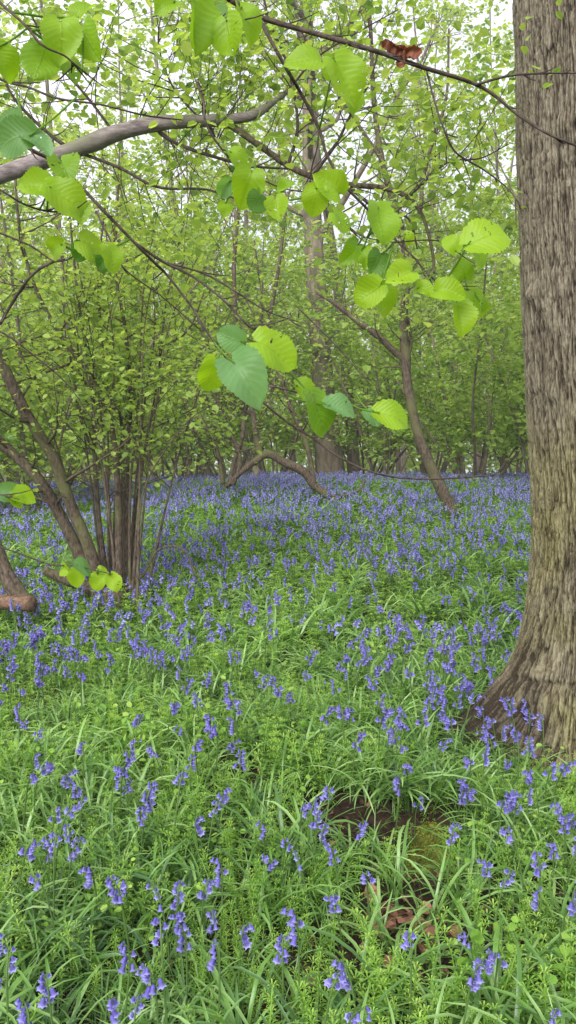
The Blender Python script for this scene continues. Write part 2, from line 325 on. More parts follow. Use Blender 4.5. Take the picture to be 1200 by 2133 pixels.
def hazel(seed, nst, hgt, spread, lsz, n1=10, l1=1.1, n2=5, l2=.45, rad=.04, bark='far_bark', leafm='crown', step=.05, t0=.2, base=.25, lean=(0, 0), name='hazel_tree', maxleaf=None, foot=True):
    """coppiced hazel at the origin: each stem a part, one crown of leaves"""
    r = np.random.default_rng(seed); root = thing(name, None, 'tree')
    LP = []
    if foot:
        mb = MB(); a = np.linspace(0, 2*math.pi, 18, endpoint=False)
        rings = [(base*1.25, -.15), (base*1.2, 0.02), (base*.95, .12), (base*.6, .2), (.001, .24)]
        V = np.array([[(rr*(1+.22*math.sin(3*t+seed)+.12*math.sin(7*t)))*math.cos(t), rr*(1+.22*math.sin(3*t+seed)+.12*math.sin(7*t))*math.sin(t), z+.04*math.sin(5*t+seed)*(rr > .01)] for rr, z in rings for t in a])
        F = np.array([[k*18+j, k*18+(j+1) % 18, (k+1)*18+(j+1) % 18, (k+1)*18+j] for k in range(4) for j in range(18)])
        mb.add(V, F, .5); obj('stool', mb.mesh('stool'), M[bark], root)
    for s in range(nst):
        mb = MB(); a = 2*math.pi*(s+r.uniform(-.3, .3))/nst; b = base*r.uniform(.3, 1)
        sp = spread*r.uniform(.3, 1.15); H = hgt*r.uniform(.65, 1.1)
        d = unit(np.array([math.cos(a)*sp+lean[0], math.sin(a)*sp+lean[1], 1.0]))
        P = curvy([math.cos(a)*b, math.sin(a)*b, 0], d, H, 6, .07, .03, r)
        rd = rad*r.uniform(.5, 1.15); tube(mb, P, [rd, rd*.75, rd*.5, rd*.15], 6, 22, rough=.15, seed=seed+s)
        branch_out(mb, P, r, n1, l1, n2, l2, rd*.4, t0=t0, step=step, LP=LP)
        obj('stem', mb.mesh('stem'), M[bark], root)
    P = np.concatenate(LP)
    if maxleaf and len(P) > maxleaf: P = P[r.choice(len(P), maxleaf, replace=False)]
    P = P+r.normal(0, .014, P.shape); P = P[P[:, 2] > r.uniform(.3, .9, len(P))]
    mb = MB(); leaves(mb, P, lsz, r=r); obj('crown', mb.mesh('crown', smooth=False), M[leafm], root)
    return root
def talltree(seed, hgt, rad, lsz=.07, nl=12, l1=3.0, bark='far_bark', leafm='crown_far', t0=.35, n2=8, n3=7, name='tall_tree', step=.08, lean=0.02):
    r = np.random.default_rng(seed); root = thing(name, None, 'tree'); LP = []
    mb = MB(); P = curvy([0, 0, -.1], [r.normal(0, lean), r.normal(0, lean), 1], hgt, 8, .03, .02, r)
    tube(mb, P, [rad*1.5, rad*1.05, rad*.95, rad*.85, rad*.7, rad*.55, rad*.4, rad*.2, .02], 12, 50, rough=.12, seed=seed)
    obj('trunk', mb.mesh('trunk'), M[bark], root)
    Q = spline(P, 60)
    for k in range(nl):
        mb = MB(); t = t0+(1-t0)*(k+r.uniform(0, 1))/nl; i = min(int(t*59), 58)
        a = k*2.4+r.uniform(-.5, .5); d = unit(np.array([math.cos(a), math.sin(a), r.uniform(.1, .8)]))
        Lb = l1*(1.2-.75*t)*r.uniform(.7, 1.15); B = curvy(Q[i], d, Lb, 6, .16, .05, r); rb = rad*(.42-.25*t)
        tube(mb, B, [rb, rb*.6, rb*.2], 6, 14, rough=.1, seed=k)
        branch_out(mb, B, r, n2, Lb*.45, n3, Lb*.22, rb*.4, t0=.15, step=step, LP=LP)
        obj('limb', mb.mesh('limb'), M[bark], root)
    P = np.concatenate(LP); P = P+r.normal(0, .05, P.shape)
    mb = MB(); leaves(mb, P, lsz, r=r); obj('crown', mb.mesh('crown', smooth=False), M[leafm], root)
    return root
def place(o, x, y, yaw=0, s=1.0, dz=0):
    o.location = (x, y, float(gh(x, y))+dz-.03); o.rotation_euler = (0, 0, yaw); o.scale = (s, s, s)

# ------------------------------------------------------------------ oak at the right
OX, OY = 1.51, 3.75
def build_oak():
    loc = np.array([OX, OY, float(gh(OX, OY))])
    root = thing('oak_tree', 'massive mature tree with deeply furrowed grey brown bark and flared base at right', 'tree', loc)
    na, nh = 900, 900
    th = np.arange(na)*2*math.pi/na; zz = np.r_[np.linspace(-.25, 1.2, 360), np.linspace(1.206, 5.2, nh-360)]
    TH, ZZ = np.meshgrid(th, zz)
    base_r = .312+.05*np.exp(-ZZ/1.0) - .012*np.clip(ZZ-1.5, 0, 4)
    fl = np.exp(-np.clip(ZZ+.02, 0, 9)/.22); fl2 = np.exp(-np.clip(ZZ, 0, 9)/.36)
    # buttress roots: a strong one to the left and one forward
    lob = sum(a*np.exp(-(np.angle(np.exp(1j*(TH-c)))/wd)**2) for a, c, wd in [(.66, 3.40, .36), (.12, 4.4, .30), (.16, 2.2, .35), (.2, .3, .5), (.14, 5.5, .4)])
    rr = base_r+fl2*.035+fl*lob*(1+.25*vn(np.stack([np.cos(TH)*4, np.sin(TH)*4, ZZ*3], -1), 71))+fl*.05*np.abs(np.sin(TH*6.5+1))
    cx = -.068*np.clip(ZZ-.9, 0, 9) ; cyy = .01*ZZ
    # furrows: long interwoven ridges
    circ = TH*.33
    per = 2*math.pi
    wx = np.cos(TH)*1.0; wy = np.sin(TH)*1.0
    warp = .5*fbm(np.stack([wx*3, wy*3, ZZ*2.5], -1), 11, 3)
    q = np.stack([wx*36+warp*1.8, wy*36+warp*1.8, ZZ*7.5], -1)
    r1 = 1-np.abs(vn(q, 21)+.35*vn(q*2.1+5, 22))*3.4
    q2 = np.stack([wx*55+warp*3, wy*55, ZZ*22], -1); r2 = 1-np.abs(vn(q2, 31)+.3*vn(q2*2.3, 32))*3.2
    plate = fbm(np.stack([wx*20, wy*20, ZZ*16], -1), 41, 3)
    cav = np.clip(np.maximum(1-np.clip(r1, -.2, 1), 0), 0, 1)   # 0 in furrow line, 1 on ridge
    rg = np.clip(.55*np.clip(1-r1, 0, 1)+.30*np.clip(1-r2, 0, 1)+.25*plate, 0, 1.2)
    rr = rr+.021*(rg-.5)+.016*warp+.03*vn(np.stack([wx*1.7, wy*1.7, ZZ*.9], -1), 61)*np.clip(.6+ZZ*.4, .6, 1)
    # healed crease across the foot, swelling with an old branch scar higher up
    rr = rr-.010*np.exp(-((ZZ-.36-.03*np.sin(TH*3)-.03*warp)/.014)**2)+.010*np.exp(-((ZZ-.30)/.07)**2)
    sc = lambda a, z, wa, wz: np.exp(-(np.angle(np.exp(1j*(TH-a)))/wa)**2-((ZZ-z)/wz)**2)
    rr = rr+.045*sc(4.25, 2.75, .25, .09)-.07*sc(4.28, 2.77, .09, .03)+.012*np.sin(40*(ZZ-2.75))*sc(4.25, 2.75, .3, .12)
    rr = rr+.022*sc(3.75, 1.65, .1, .035)+.02*sc(4.5, 1.5, .1, .04)+.03*sc(3.45, 2.1, .08, .03)
    V = np.stack([cx+rr*np.cos(TH), cyy+rr*np.sin(TH), ZZ], -1)
    i = np.arange(nh-1)[:, None]*na; j = np.arange(na)[None, :]; j2 = (j+1) % na
    F = np.stack([i+j, i+j2, i+na+j2, i+na+j], -1).reshape(-1, 4)
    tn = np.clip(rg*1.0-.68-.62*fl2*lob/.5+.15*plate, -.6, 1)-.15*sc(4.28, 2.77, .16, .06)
    obj('trunk', mesh('trunk', V.reshape(-1, 3), F, tn.ravel()), M['oak_bark'], root)
    # limbs and crown far above the frame
    r = np.random.default_rng(5); LP = []
    for k in range(9):
        mb = MB(); a = k*2.4; d = [math.cos(a), math.sin(a), .9]
        B = curvy([-.12, .05, 4.7+.06*k], d, 4.5, 6, .12, .03, r); tube(mb, B, [.16, .1, .03], 8, 20, rough=.15, seed=k)
        branch_out(mb, B, r, 7, 1.6, 4, .8, .05, t0=.35, step=.12, LP=LP); obj('limb', mb.mesh('limb'), M['far_bark'], root)
    P = np.concatenate(LP); P = P[(P[:, 2] > 4.8)]
    mb = MB(); leaves(mb, P, .08, r=r); obj('crown', mb.mesh('crown', smooth=False), M['crown_far'], root)
build_oak()

# ------------------------------------------------------------------ traced stems: helper
def trace(mb, pts, d, rad_px, sides=8, rough=.12, seed=0, ext=None):
    """pts in photograph pixels at distance d (one number or one per point); rad in pixels of width"""
    ds = [d]*len(pts) if np.isscalar(d) else d
    P = np.array([at(x, y, q) for (x, y), q in zip(pts, ds)])
    if ext is not None: P = np.vstack([ext, P])
    dm = float(np.mean(ds)); rad = [w_/2/FPX*dm for w_ in rad_px]
    tube(mb, P, rad, sides, 6*len(P), rough=rough, seed=seed); return P

# ---- left coppiced hazel
def left_hazel():
    D = 5.7; b = at(240, 1270, D); b[2] = gh(b[0], b[1])
    root = thing('hazel_tree', 'many stemmed coppiced hazel on the left with two thick stems leaning left', 'tree', b)
    r = np.random.default_rng(77); LP = []
    defs = [
        ([(215, 1200), (185, 1110), (150, 1040), (110, 950), (60, 870), (0, 750), (-70, 620), (-130, 470), (-160, 250)], [6.0, 5.95, 5.9, 5.8, 5.7, 5.6, 5.5, 5.4, 5.4], [34, 30, 28, 26, 24, 20, 10]),
        ([(205, 1210), (175, 1140), (130, 1060), (80, 990), (0, 920), (-90, 840), (-200, 700), (-280, 520)], [6.1, 6.1, 6.1, 6.0, 6.0, 6, 6, 6], [32, 28, 26, 24, 20, 10]),
        ([(248, 1225), (247, 1100), (245, 1000), (232, 890), (195, 790), (150, 730), (115, 680), (70, 590), (40, 470), (30, 330)], [6.0]*10, [34, 26, 24, 22, 18, 15, 12, 8]),
        ([(235, 1225), (215, 1120), (200, 1000), (195, 880), (188, 780), (165, 640), (150, 500), (140, 360)], [6.2]*8, [22, 18, 15, 12, 9, 5]),
        ([(262, 1225), (262, 1080), (266, 950), (272, 820), (262, 690), (240, 560), (245, 420), (250, 280)], [6.1]*8, [24, 18, 15, 12, 9, 5]),
        ([(275, 1215), (285, 1080), (298, 960), (318, 860), (345, 810), (400, 775), (410, 745)], [5.9]*7, [12, 10, 8, 7, 5]),
        ([(268, 1218), (278, 1100), (290, 1000), (310, 900), (330, 780), (345, 640), (370, 520), (400, 380)], [6.3]*8, [14, 12, 10, 8, 6, 4]),
        ([(285, 1130), (300, 1010), (350, 930), (400, 870), (465, 830)], [5.8, 5.7, 5.6, 5.6, 5.5], [7, 6, 5, 4]),
        ([(232, 1225), (228, 1110), (222, 1000), (170, 880), (150, 760), (135, 700)], [6.3]*6, [16, 12, 9, 6]),
        ([(240, 1225), (238, 1100), (252, 930), (300, 760), (390, 690), (425, 610)], [6.4]*6, [18, 13, 9, 5]),
        ([(255, 1225), (254, 1120), (256, 980), (250, 860), (215, 720), (205, 560), (220, 400), (200, 230)], [6.4]*8, [20, 15, 12, 8, 5]),
        ([(272, 1225), (270, 1120), (272, 1000), (285, 880), (292, 740), (300, 600), (330, 430)], [6.0]*7, [12, 10, 8, 6, 4]),
    ]
    for q in range(9):
        x0 = 205+12*q+r.uniform(-4, 4); fx = (q-4.5)*r.uniform(8, 24)+r.uniform(-45, 45)
        defs.append(([(x0, 1225), (x0+fx*.35, 1100), (x0+fx*.8, 960), (x0+fx*1.3, 820), (x0+fx*1.9, 680), (x0+fx*2.4+r.uniform(-50, 50), 520)], [5.8+r.uniform(-.1, .6)]*6, [r.uniform(9, 15), 9, 7, 5, 3]))
    for k, (pts, ds, wd) in enumerate(defs):
        pts = [(x_, y_+48*min(1.2, max(0, (y_-950)/250))) for x_, y_ in pts]; ds = [q_*.95 for q_ in ds]
        mb = MB(); P = trace(mb, pts, ds, [q_*(.9 if k < 2 else .56) for q_ in wd], 9, .2, seed=k*3+1)
        n1 = 4 if k in (5, 7) else (16 if k < 12 else 9)
        branch_out(mb, P, r, n1, .8 if n1 > 4 else .3, 6, .36, wd[1]/2/FPX*D*.32, t0=.30, step=.034, LP=LP)
        obj('stem', mb.mesh('stem', b), M['hazel_bark'], root)
    for k, (pts, wd) in enumerate([([(215, 1225), (175, 1205), (135, 1192), (92, 1172)], [30, 24, 22, 20]), ([(262, 1215), (300, 1180), (330, 1130), (380, 1130), (412, 1190)], [7, 5, 4, 3]), ([(225, 1250), (235, 1225), (243, 1190)], [44, 60, 70])]):
        mb = MB(); trace(mb, [(x_, y_+(40 if k == 2 else 15)) for x_, y_ in pts], 5.62, wd, 10, .25, seed=60+k); obj(('broken_stub', 'fallen_twig', 'stool')[k], mb.mesh('stub', b), M['hazel_bark'], root)
    P = np.concatenate(LP); P = P+r.normal(0, .03, P.shape)
    q = P-np.array([0, 0, CAM_Z]); px = 600+FPX*q[:, 0]/q[:, 1]; py = HOR-FPX*q[:, 2]/q[:, 1]
    keep = r.uniform(0, 1, len(P)) < np.clip((1060-py)/260, 0, 1)*np.where(px > 480, .35, .62)
    P = P[keep]
    mb = MB(); leaves(mb, P, .045, r=r, tj=.62); obj('crown', mb.mesh('crown', b, smooth=False), M['crown'], root)
left_hazel()

# ---- stub and log at the left edge
def left_log():
    D = 5.0; b = at(10, 1262, D); b[2] = gh(b[0], b[1])
    root = thing('leaning_stump', 'short leaning stem joined to a cut log at the left edge of the bluebells', 'stump', b)
    mb = MB(); trace(mb, [(-60, 1020), (-20, 1110), (5, 1180), (30, 1225), (58, 1258)], D, [26, 28, 32, 38, 34], 12, .2, seed=5); obj('stem', mb.mesh('stem', b), M['hazel_bark'], root)
    mb = MB(); trace(mb, [(-160, 1240), (-60, 1250), (10, 1254), (66, 1258)], [D+.2, D+.1, D, D-.1], [34, 34, 32, 34], 12, .12, seed=9); obj('log', mb.mesh('log', b), M['cut_wood'], root)
left_log()

# ---- tree with arching limb (trunk stands outside the frame, left)
def arching():
    D = 4.0; b = np.array([-3.0, 4.2, 0]); b[2] = gh(b[0], b[1])
    root = thing('arching_hazel', 'hazel whose long smooth grey limb arches across the upper left of the clearing', 'tree', b)
    r = np.random.default_rng(12); LP = []
    mb = MB(); P0 = np.array([b+[0, 0, -.1], b+[.02, 0, .5], b+[.1, -.05, 1.1], b+[.3, -.1, 1.7]])
    j = at(-330, 560, 4.1)
    main = [(-330, 560), (-160, 430), (0, 365), (80, 338), (160, 310), (250, 275), (330, 257), (430, 252), (520, 242), (570, 212), (600, 188), (612, 165)]
    tube(mb, np.vstack([P0, j]), [.085, .06, .055, .05, .045], 10, 24, rough=.12, seed=3); obj('trunk', mb.mesh('trunk', b), M['limb_bark'], root)
    mb = MB(); P = trace(mb, main, [4.1, 4.05, 4, 4, 4, 4, 4, 4, 4, 4.05, 4.1, 4.1], [36, 35, 34, 34, 33, 34, 29, 27, 22, 17, 12, 9, 5], 14, .20, seed=7)
    obj('limb', mb.mesh('limb', b), M['limb_bark'], root)
    subs = [([(470, 255), (500, 275), (540, 303), (600, 345), (650, 368), (720, 384), (800, 392), (850, 412), (880, 450), (900, 520), (905, 570)], [14, 13, 13, 12, 12, 11, 9, 7, 5]),
            ([(320, 266), (345, 285), (375, 302), (440, 325), (520, 345), (600, 352)], [9, 8, 7, 6, 4]),
            ([(475, 322), (455, 300), (440, 270), (424, 235), (424, 200), (412, 170)], [5, 6, 7, 7, 6, 4]),
            ([(150, 312), (110, 285), (60, 240), (20, 190), (0, 130)], [8, 7, 6, 4]),
            ([(160, 316), (250, 350), (330, 390), (430, 395), (520, 425)], [7, 6, 5, 3]),
            ([(250, 276), (300, 250), (390, 248), (480, 238), (560, 232)], [5, 4, 3]),
            ([(650, 368), (700, 300), (730, 240), (770, 170), (800, 60)], [7, 6, 5, 3]),
            ([(720, 384), (790, 440), (850, 455), (870, 520)], [6, 5, 3]),
            ([(600, 345), (620, 260), (600, 140), (560, 40), (540, -60)], [7, 6, 5, 4]),
            ([(850, 412), (930, 340), (1000, 330), (1060, 300)], [5, 4, 3, 2]),
            ([(600, 188), (660, 120), (740, 70), (830, 20)], [5, 4, 3, 2]),
            ([(240, 280), (180, 200), (110, 120), (60, 20)], [6, 5, 4, 3]),
            ([(420, 252), (360, 180), (330, 90), (340, 10)], [5, 4, 3, 2])]
    for k, (pts, wd) in enumerate(subs):
        mb = MB(); P = trace(mb, pts, 4.02, wd, 7, .12, seed=20+k)
        branch_out(mb, P, r, 15, .6, 5, .3, .004, t0=.2, step=.06, LP=LP); obj('branch', mb.mesh('branch', b), M['twig_bark' if k else 'hazel_bark'], root)
    P = np.concatenate(LP); P = P+r.normal(0, .02, P.shape)
    mb = MB(); leaves(mb, P, .048, r=r, tj=.5); obj('crown', mb.mesh('crown', b, smooth=False), M['crown'], root)
arching()

# ---- leaning tree, right of centre
def leaning():
    D = 9.3; b = at(935, 1050, D); b[2] = gh(b[0], b[1])
    root = thing('leaning_tree', 'dark slender tree leaning left out of the bluebells with a side branch to the left', 'tree', b)
    r = np.random.default_rng(31); LP = []
    defs = [([(945, 1075), (930, 1040), (905, 990), (880, 930), (860, 860), (848, 790), (845, 740), (840, 680), (845, 600), (842, 500), (822, 430), (795, 330), (778, 200), (772, 60), (760, -120)], [32, 26, 24, 22, 20, 20, 22, 17, 16, 15, 14, 12, 10, 8, 6]),
            ([(846, 752), (825, 735), (800, 712), (775, 690), (745, 670), (700, 634), (660, 610)], [14, 13, 13, 12, 10, 5]),
            ([(846, 752), (856, 720), (855, 690), (845, 640)], [8, 7, 6, 5]),
            ([(842, 500), (875, 440), (880, 380), (900, 300), (930, 200), (935, 60)], [10, 9, 8, 6, 4]),
            ([(800, 340), (740, 250), (690, 170), (650, 60)], [8, 7, 5, 3])]
    for k, (pts, wd) in enumerate(defs):
        mb = MB(); P = trace(mb, pts, D, wd, 9, .15, seed=k+40)
        branch_out(mb, P, r, 16 if k == 0 else 8, 1.1 if k != 2 else .3, 5, .5, .012, t0=.35, step=.07, LP=LP)
        obj('trunk' if k == 0 else 'branch', mb.mesh('trunk', b), M['hazel_bark'], root)
    P = np.concatenate(LP); P = P+r.normal(0, .03, P.shape)
    mb = MB(); leaves(mb, P, .055, r=r, tj=.5); obj('crown', mb.mesh('crown', b, smooth=False), M['crown'], root)
leaning()
def bowed():
    D = 10.3; b = at(505, 995, D); b[2] = gh(b[0], b[1])
    root = thing('bowed_tree', 'low bowed hazel limb bending down to the bluebells left of the big dark trunk', 'tree', b)
    r = np.random.default_rng(32); LP = []
    defs = [([(470, 1015), (500, 985), (530, 962), (558, 946), (590, 962), (632, 982), (655, 1012), (705, 1045)], [11, 13, 16, 17, 19, 16, 19]),
            ([(545, 955), (535, 915), (528, 870), (520, 830), (500, 760), (490, 660), (488, 540), (500, 400), (505, 250)], [14, 12, 11, 10, 9, 8, 5]),
            ([(478, 1010), (488, 960), (505, 910), (512, 850), (540, 760), (545, 640), (530, 500)], [11, 9, 8, 7, 5, 3]),
            ([(485, 1010), (500, 955), (470, 880), (440, 800), (420, 700), (390, 560)], [11, 9, 8, 6, 5, 3]),
            ([(465, 1010), (455, 950), (430, 890), (380, 830), (350, 760)], [10, 9, 7, 5, 3]),
            ([(690, 1038), (720, 1032), (748, 1020), (762, 1000)], [8, 6, 5, 4]),
            ([(655, 1012), (640, 930), (610, 860), (590, 800), (560, 700), (580, 560), (600, 400)], [12, 10, 9, 8, 6])]
    for k, (pts, wd) in enumerate(defs):
        mb = MB(); P = trace(mb, pts, D, wd, 9, .2, seed=k+50)
        if k in (1, 2, 3, 4, 6): branch_out(mb, P, r, 14, 1.0, 5, .5, .012, t0=.2, step=.07, LP=LP)
        obj('limb' if k == 0 else 'branch', mb.mesh('limb', b), M['hazel_bark'], root)
    P = np.concatenate(LP); mb = MB(); leaves(mb, P, .055, r=r); obj('crown', mb.mesh('crown', b, smooth=False), M['crown'], root)
bowed()

# ------------------------------------------------------------------ background wood
big = talltree(101, 15, .21, .075, nl=16, l1=4.2, t0=.30, n2=7, n3=5, name='oak_tree', bark='far_bark')
bx = at(690, 1000, 15.5); place(big, bx[0], bx[1]); big['label'] = 'large dark trunked tree standing behind the bluebell crest in the middle'; big['category'] = 'tree'
# moving the top towards x=640 px
big.rotation_euler = (0, R(-5), 0)
hz_p = [hazel(200+k, n, h, sp, .086, n1=13, l1=1.2, n2=6, l2=.5, rad=.032, step=.04, t0=.10) for k, (n, h, sp) in enumerate([(8, 6.0, .55), (10, 5.2, .75), (7, 7.0, .42), (9, 5.8, .62)])]
tall_p = [talltree(300+k, h, rd*.8, .115, nl=n, l1=l, bark=bk, t0=t0) for k, (h, rd, n, l, bk, t0) in enumerate([(13, .11, 13, 2.8, 'pale_bark', .25), (15, .15, 14, 3.3, 'far_bark', .3), (12, .08, 12, 2.3, 'pale_bark', .2)])]
ordn = ['first', 'second', 'third', 'fourth', 'fifth', 'sixth', 'seventh', 'eighth', 'ninth', 'tenth', 'eleventh', 'twelfth', 'thirteenth', 'fourteenth', 'fifteenth', 'sixteenth', 'seventeenth', 'eighteenth', 'nineteenth', 'twentieth', 'twenty-first', 'twenty-second', 'twenty-third', 'twenty-fourth', 'twenty-fifth', 'twenty-sixth', 'twenty-seventh', 'twenty-eighth', 'twenty-ninth', 'thirtieth']
def row(protos, spots, fmt, group, r):
    spots = sorted(spots, key=lambda s: s[0])
    for k, (px, d, s) in enumerate(spots):
        x = (px-600)/FPX*d; p = protos[k % len(protos)]
        o = p if not p.get('used') else dup(p)
        o['used'] = 1 if o is p else 0
        place(o, x, d, r.uniform(0, 6.28), s)
        o['label'] = fmt.format(ordn[k]); o['category'] = 'tree'; o['group'] = group
r0 = np.random.default_rng(9)

row(hz_p, [(-180, 9.5, .9), (60, 10.5, 1), (345, 13.6, .85), (480, 14, .9), (800, 15, .9), (990, 13.4, .95), (1130, 12.5, .9), (1300, 10, 1)], '{} multi-stemmed hazel from the left along the bluebell crest', 'hazels along the crest', r0)
row(hz_p, [(-200, 19, 1), (0, 17, 1.1), (200, 17.5, 1.1), (400, 19, 1.15), (570, 18, 1.1), (760, 20, 1.2), (900, 18, 1.1), (1080, 18, 1.1), (1220, 17, 1), (1400, 18, 1)], '{} bushy hazel from the left in the row behind the crest', 'hazels behind the crest', r0)
row(tall_p, [(-120, 15, 1), (30, 20, 1), (150, 14, .9), (290, 22, 1.05), (430, 23, 1), (520, 17, .95), (610, 24, 1), (740, 19, 1), (830, 25, 1), (890, 21, .95), (960, 24, 1), (1050, 20, 1), (1140, 23, 1), (1250, 18, 1)], '{} slender straight tree from the left beyond the hazels', 'slender trees beyond the hazels', r0)
row(tall_p, [(x, 28+6*r0.uniform(0, 1), r0.uniform(.9, 1.2)) for x in np.linspace(-60, 1290, 10)], '{} far thin trunk from the left at the back of the wood', 'far thin trees at the back', r0)
for o in list(SC.objects):
    if 'used' in o: del o['used']

# far woodland mass
def far_wood():
    r = np.random.default_rng(44); mb = MB(); cl = []
    for k in range(1500):
        d = r.uniform(36, 60); x = r.uniform(-.55, .55)*d; z0 = r.beta(1.1, 1.5)*13+.4
        cl.append(np.array([x, d, z0-1.0])+r.normal(0, 1, (70, 3))*np.array([1.3, 1.3, .6]))
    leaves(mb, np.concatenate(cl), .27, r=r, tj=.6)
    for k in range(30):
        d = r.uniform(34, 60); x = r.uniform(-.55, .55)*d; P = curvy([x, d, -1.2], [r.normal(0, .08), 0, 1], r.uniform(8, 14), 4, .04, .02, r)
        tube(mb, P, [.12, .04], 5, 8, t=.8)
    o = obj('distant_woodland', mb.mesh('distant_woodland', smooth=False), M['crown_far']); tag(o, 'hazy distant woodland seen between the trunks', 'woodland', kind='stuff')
far_wood()

# ------------------------------------------------------------------ close overhanging branches
def leaf_template(seed, L_=1.0):
    """hazel leaf: round, doubly toothed, pleated along veins, pointed tip. base at origin, tip along +x, unit length"""
    r = np.random.default_rng(seed); nu, nv = 27, 9
    V = []; VQ = []; AV = []; u = np.linspace(0, 1, nu)
    half = .47*np.clip(np.sin(np.pi*np.clip(u*.93+.06, 0, 1)**.78), 0, 1)**.62
    half[-4:] = half[-4:]*np.array([.92, .78, .5, .02]); half[0] = .10; 
    tooth = 1+.045*((np.arange(nu) % 2)*2-1)
    c1 = r.uniform(-.25, .25); c2 = r.uniform(.08, .22)
    for i in range(nu):
        for j in range(nv):
            v = (j-(nv-1)/2)/((nv-1)/2); av = abs(v)
            hw = half[i]*(tooth[i] if av == 1 else 1)
            x = u[i]+.12*av*(1-u[i])*0-.05*av*(u[i] < .12)+.10*av*half[i]
            x = x-.16*av*(1-u[i])**6
            z = .10*av*hw*2+.018*math.cos((u[i]+.32*av)*2*math.pi*7)*min(1, av*3)*(1-abs(2*u[i]-1)**4) - c2*u[i]**2 + c1*(v*hw)**2*2+.02*math.sin(5*v+u[i]*4+seed)*av
            V.append((x, v*hw, z)); VQ.append(u[i]-.33*av); AV.append(av)
    F = [(i*nv+j, i*nv+j+1, (i+1)*nv+j+1, (i+1)*nv+j) for i in range(nu-1) for j in range(nv-1)]
    return np.array(V), np.array(F), np.array(VQ), np.array(AV)
LT = [leaf_template(s) for s in range(6)]
def near_branches():
    b = np.array([-1.5, 1.1, 0]); b[2] = gh(b[0], b[1])
    root = thing('overhanging_hazel', 'overhanging hazel whose thin dark twigs carry large bright leaves close to the viewer', 'tree', b)
    mb = MB(); top = np.array([-1.35, 1.3, 2.6])
    tube(mb, [b+[0, 0, -.1], b+[0, .05, .8], b+[.1, .1, 1.7], top], [.04, .032, .026, .018], 10, 24, rough=.1); obj('stem', mb.mesh('stem', b), M['hazel_bark'], root)
    mb = MB(); top2 = np.array([-.9, 1.5, 3.4]); tube(mb, [top, (top+top2)/2+[.05, 0, .1], top2, at(300, -260, 1.5), at(480, 0, 1.5)], [.018, .014, .012, .009, .006], 8, 24, rough=.1); obj('stem', mb.mesh('stem', b), M['twig_bark'], root)
    mb = MB(); tube(mb, [b+[.08, .1, 1.5], at(-300, 200, 1.45), at(0, 300, 1.45)], [.012, .009, .007], 8, 14, rough=.1); obj('stem', mb.mesh('stem', b), M['twig_bark'], root)
    BR = [  # points, widths px, distance
        ([(480, 0), (540, 35), (640, 65), (720, 88), (800, 112), (880, 140), (1000, 180), (1080, 240), (1140, 278), (1210, 306), (1300, 330)], [11, 11, 10, 10, 9, 8, 6, 5, 5, 4], 1.5),
        ([(990, 177), (1060, 158), (1130, 153), (1260, 152)], [5, 5, 4, 3], 1.5),
        ([(888, 145), (905, 210), (925, 270), (950, 318), (1005, 352), (1060, 395), (1090, 440)], [4, 4, 4, 4, 3, 2], 1.5),
        ([(540, 38), (570, 95), (600, 148), (630, 200), (665, 270), (680, 320), (715, 382), (760, 430), (800, 475), (825, 500), (870, 545), (885, 575)], [8, 7, 7, 7, 6, 6, 5, 5, 4, 3], 1.5),
        ([(665, 270), (660, 310), (648, 360), (650, 420), (700, 450), (750, 490), (820, 505)], [4, 3, 3, 3, 2], 1.48),
        ([(0, 250), (60, 308), (110, 335), (160, 380), (215, 438), (280, 505), (325, 550), (350, 575), (400, 640), (430, 690), (470, 745)], [9, 8, 7, 7, 6, 6, 5, 4, 3], 1.4),
        ([(280, 505), (340, 545), (400, 575), (460, 620), (520, 680), (555, 695), (590, 760), (640, 790)], [6, 6, 5, 5, 5, 4, 3], 1.45),
        ([(340, 545), (430, 572), (510, 620), (560, 650), (620, 670)], [4, 4, 3, 2], 1.46),
        ([(410, 172), (424, 210), (430, 260), (470, 320), (520, 360), (600, 395), (690, 400)], [5, 5, 4, 4, 3, 2], 1.5),
        ([(470, 745), (500, 790), (545, 835), (600, 880), (650, 912), (700, 948), (760, 978), (830, 995), (920, 997), (1030, 990)], [5, 5, 5, 5, 5, 4, 4, 4, 3], 2.3),
        ([(545, 800), (600, 812), (660, 828), (720, 845), (790, 850)], [4, 4, 4, 3], 1.4),
        ([(0, 395), (50, 425), (100, 440), (150, 438), (182, 418)], [4, 4, 4, 3, 2], 1.3),
        ([(-60, 120), (0, 165), (60, 182), (120, 205), (210, 218), (300, 240), (380, 250)], [5, 5, 4, 3], 1.5),
        ([(-60, -60), (0, 5), (50, 50), (90, 95), (140, 120), (180, 165)], [6, 6, 5, 4, 3], 1.2),
        ([(0, 675), (20, 640), (60, 580), (100, 550), (135, 540)], [7, 7, 6, 6, 4], 2.2),
        ([(200, 440), (230, 500), (260, 560), (340, 620), (420, 690)], [4, 3, 3, 2], 1.6),
        ([(880, 560), (920, 590), (960, 600), (1010, 610)], [3, 3, 2], 1.45),
        ([(820, 505), (900, 500), (960, 510)], [3, 3, 2], 1.45),
        ([(380, -60), (410, 10), (440, 30), (500, 50)], [4, 4, 3, 2], 1.3),
        ([(-40, 470), (60, 510), (120, 545), (180, 520)], [4, 4, 3, 2], 1.4),
        ([(620, 640), (700, 720), (770, 800)], [3, 3, 2], 2.2),
        ([(-100, 1000), (-20, 1025), (40, 1040)], [4, 3, 2], 1.9),
        ([(-120, 640), (0, 690), (70, 740), (140, 800), (190, 870)], [5, 4, 3, 2], 2.6),
    ]
    parts = []
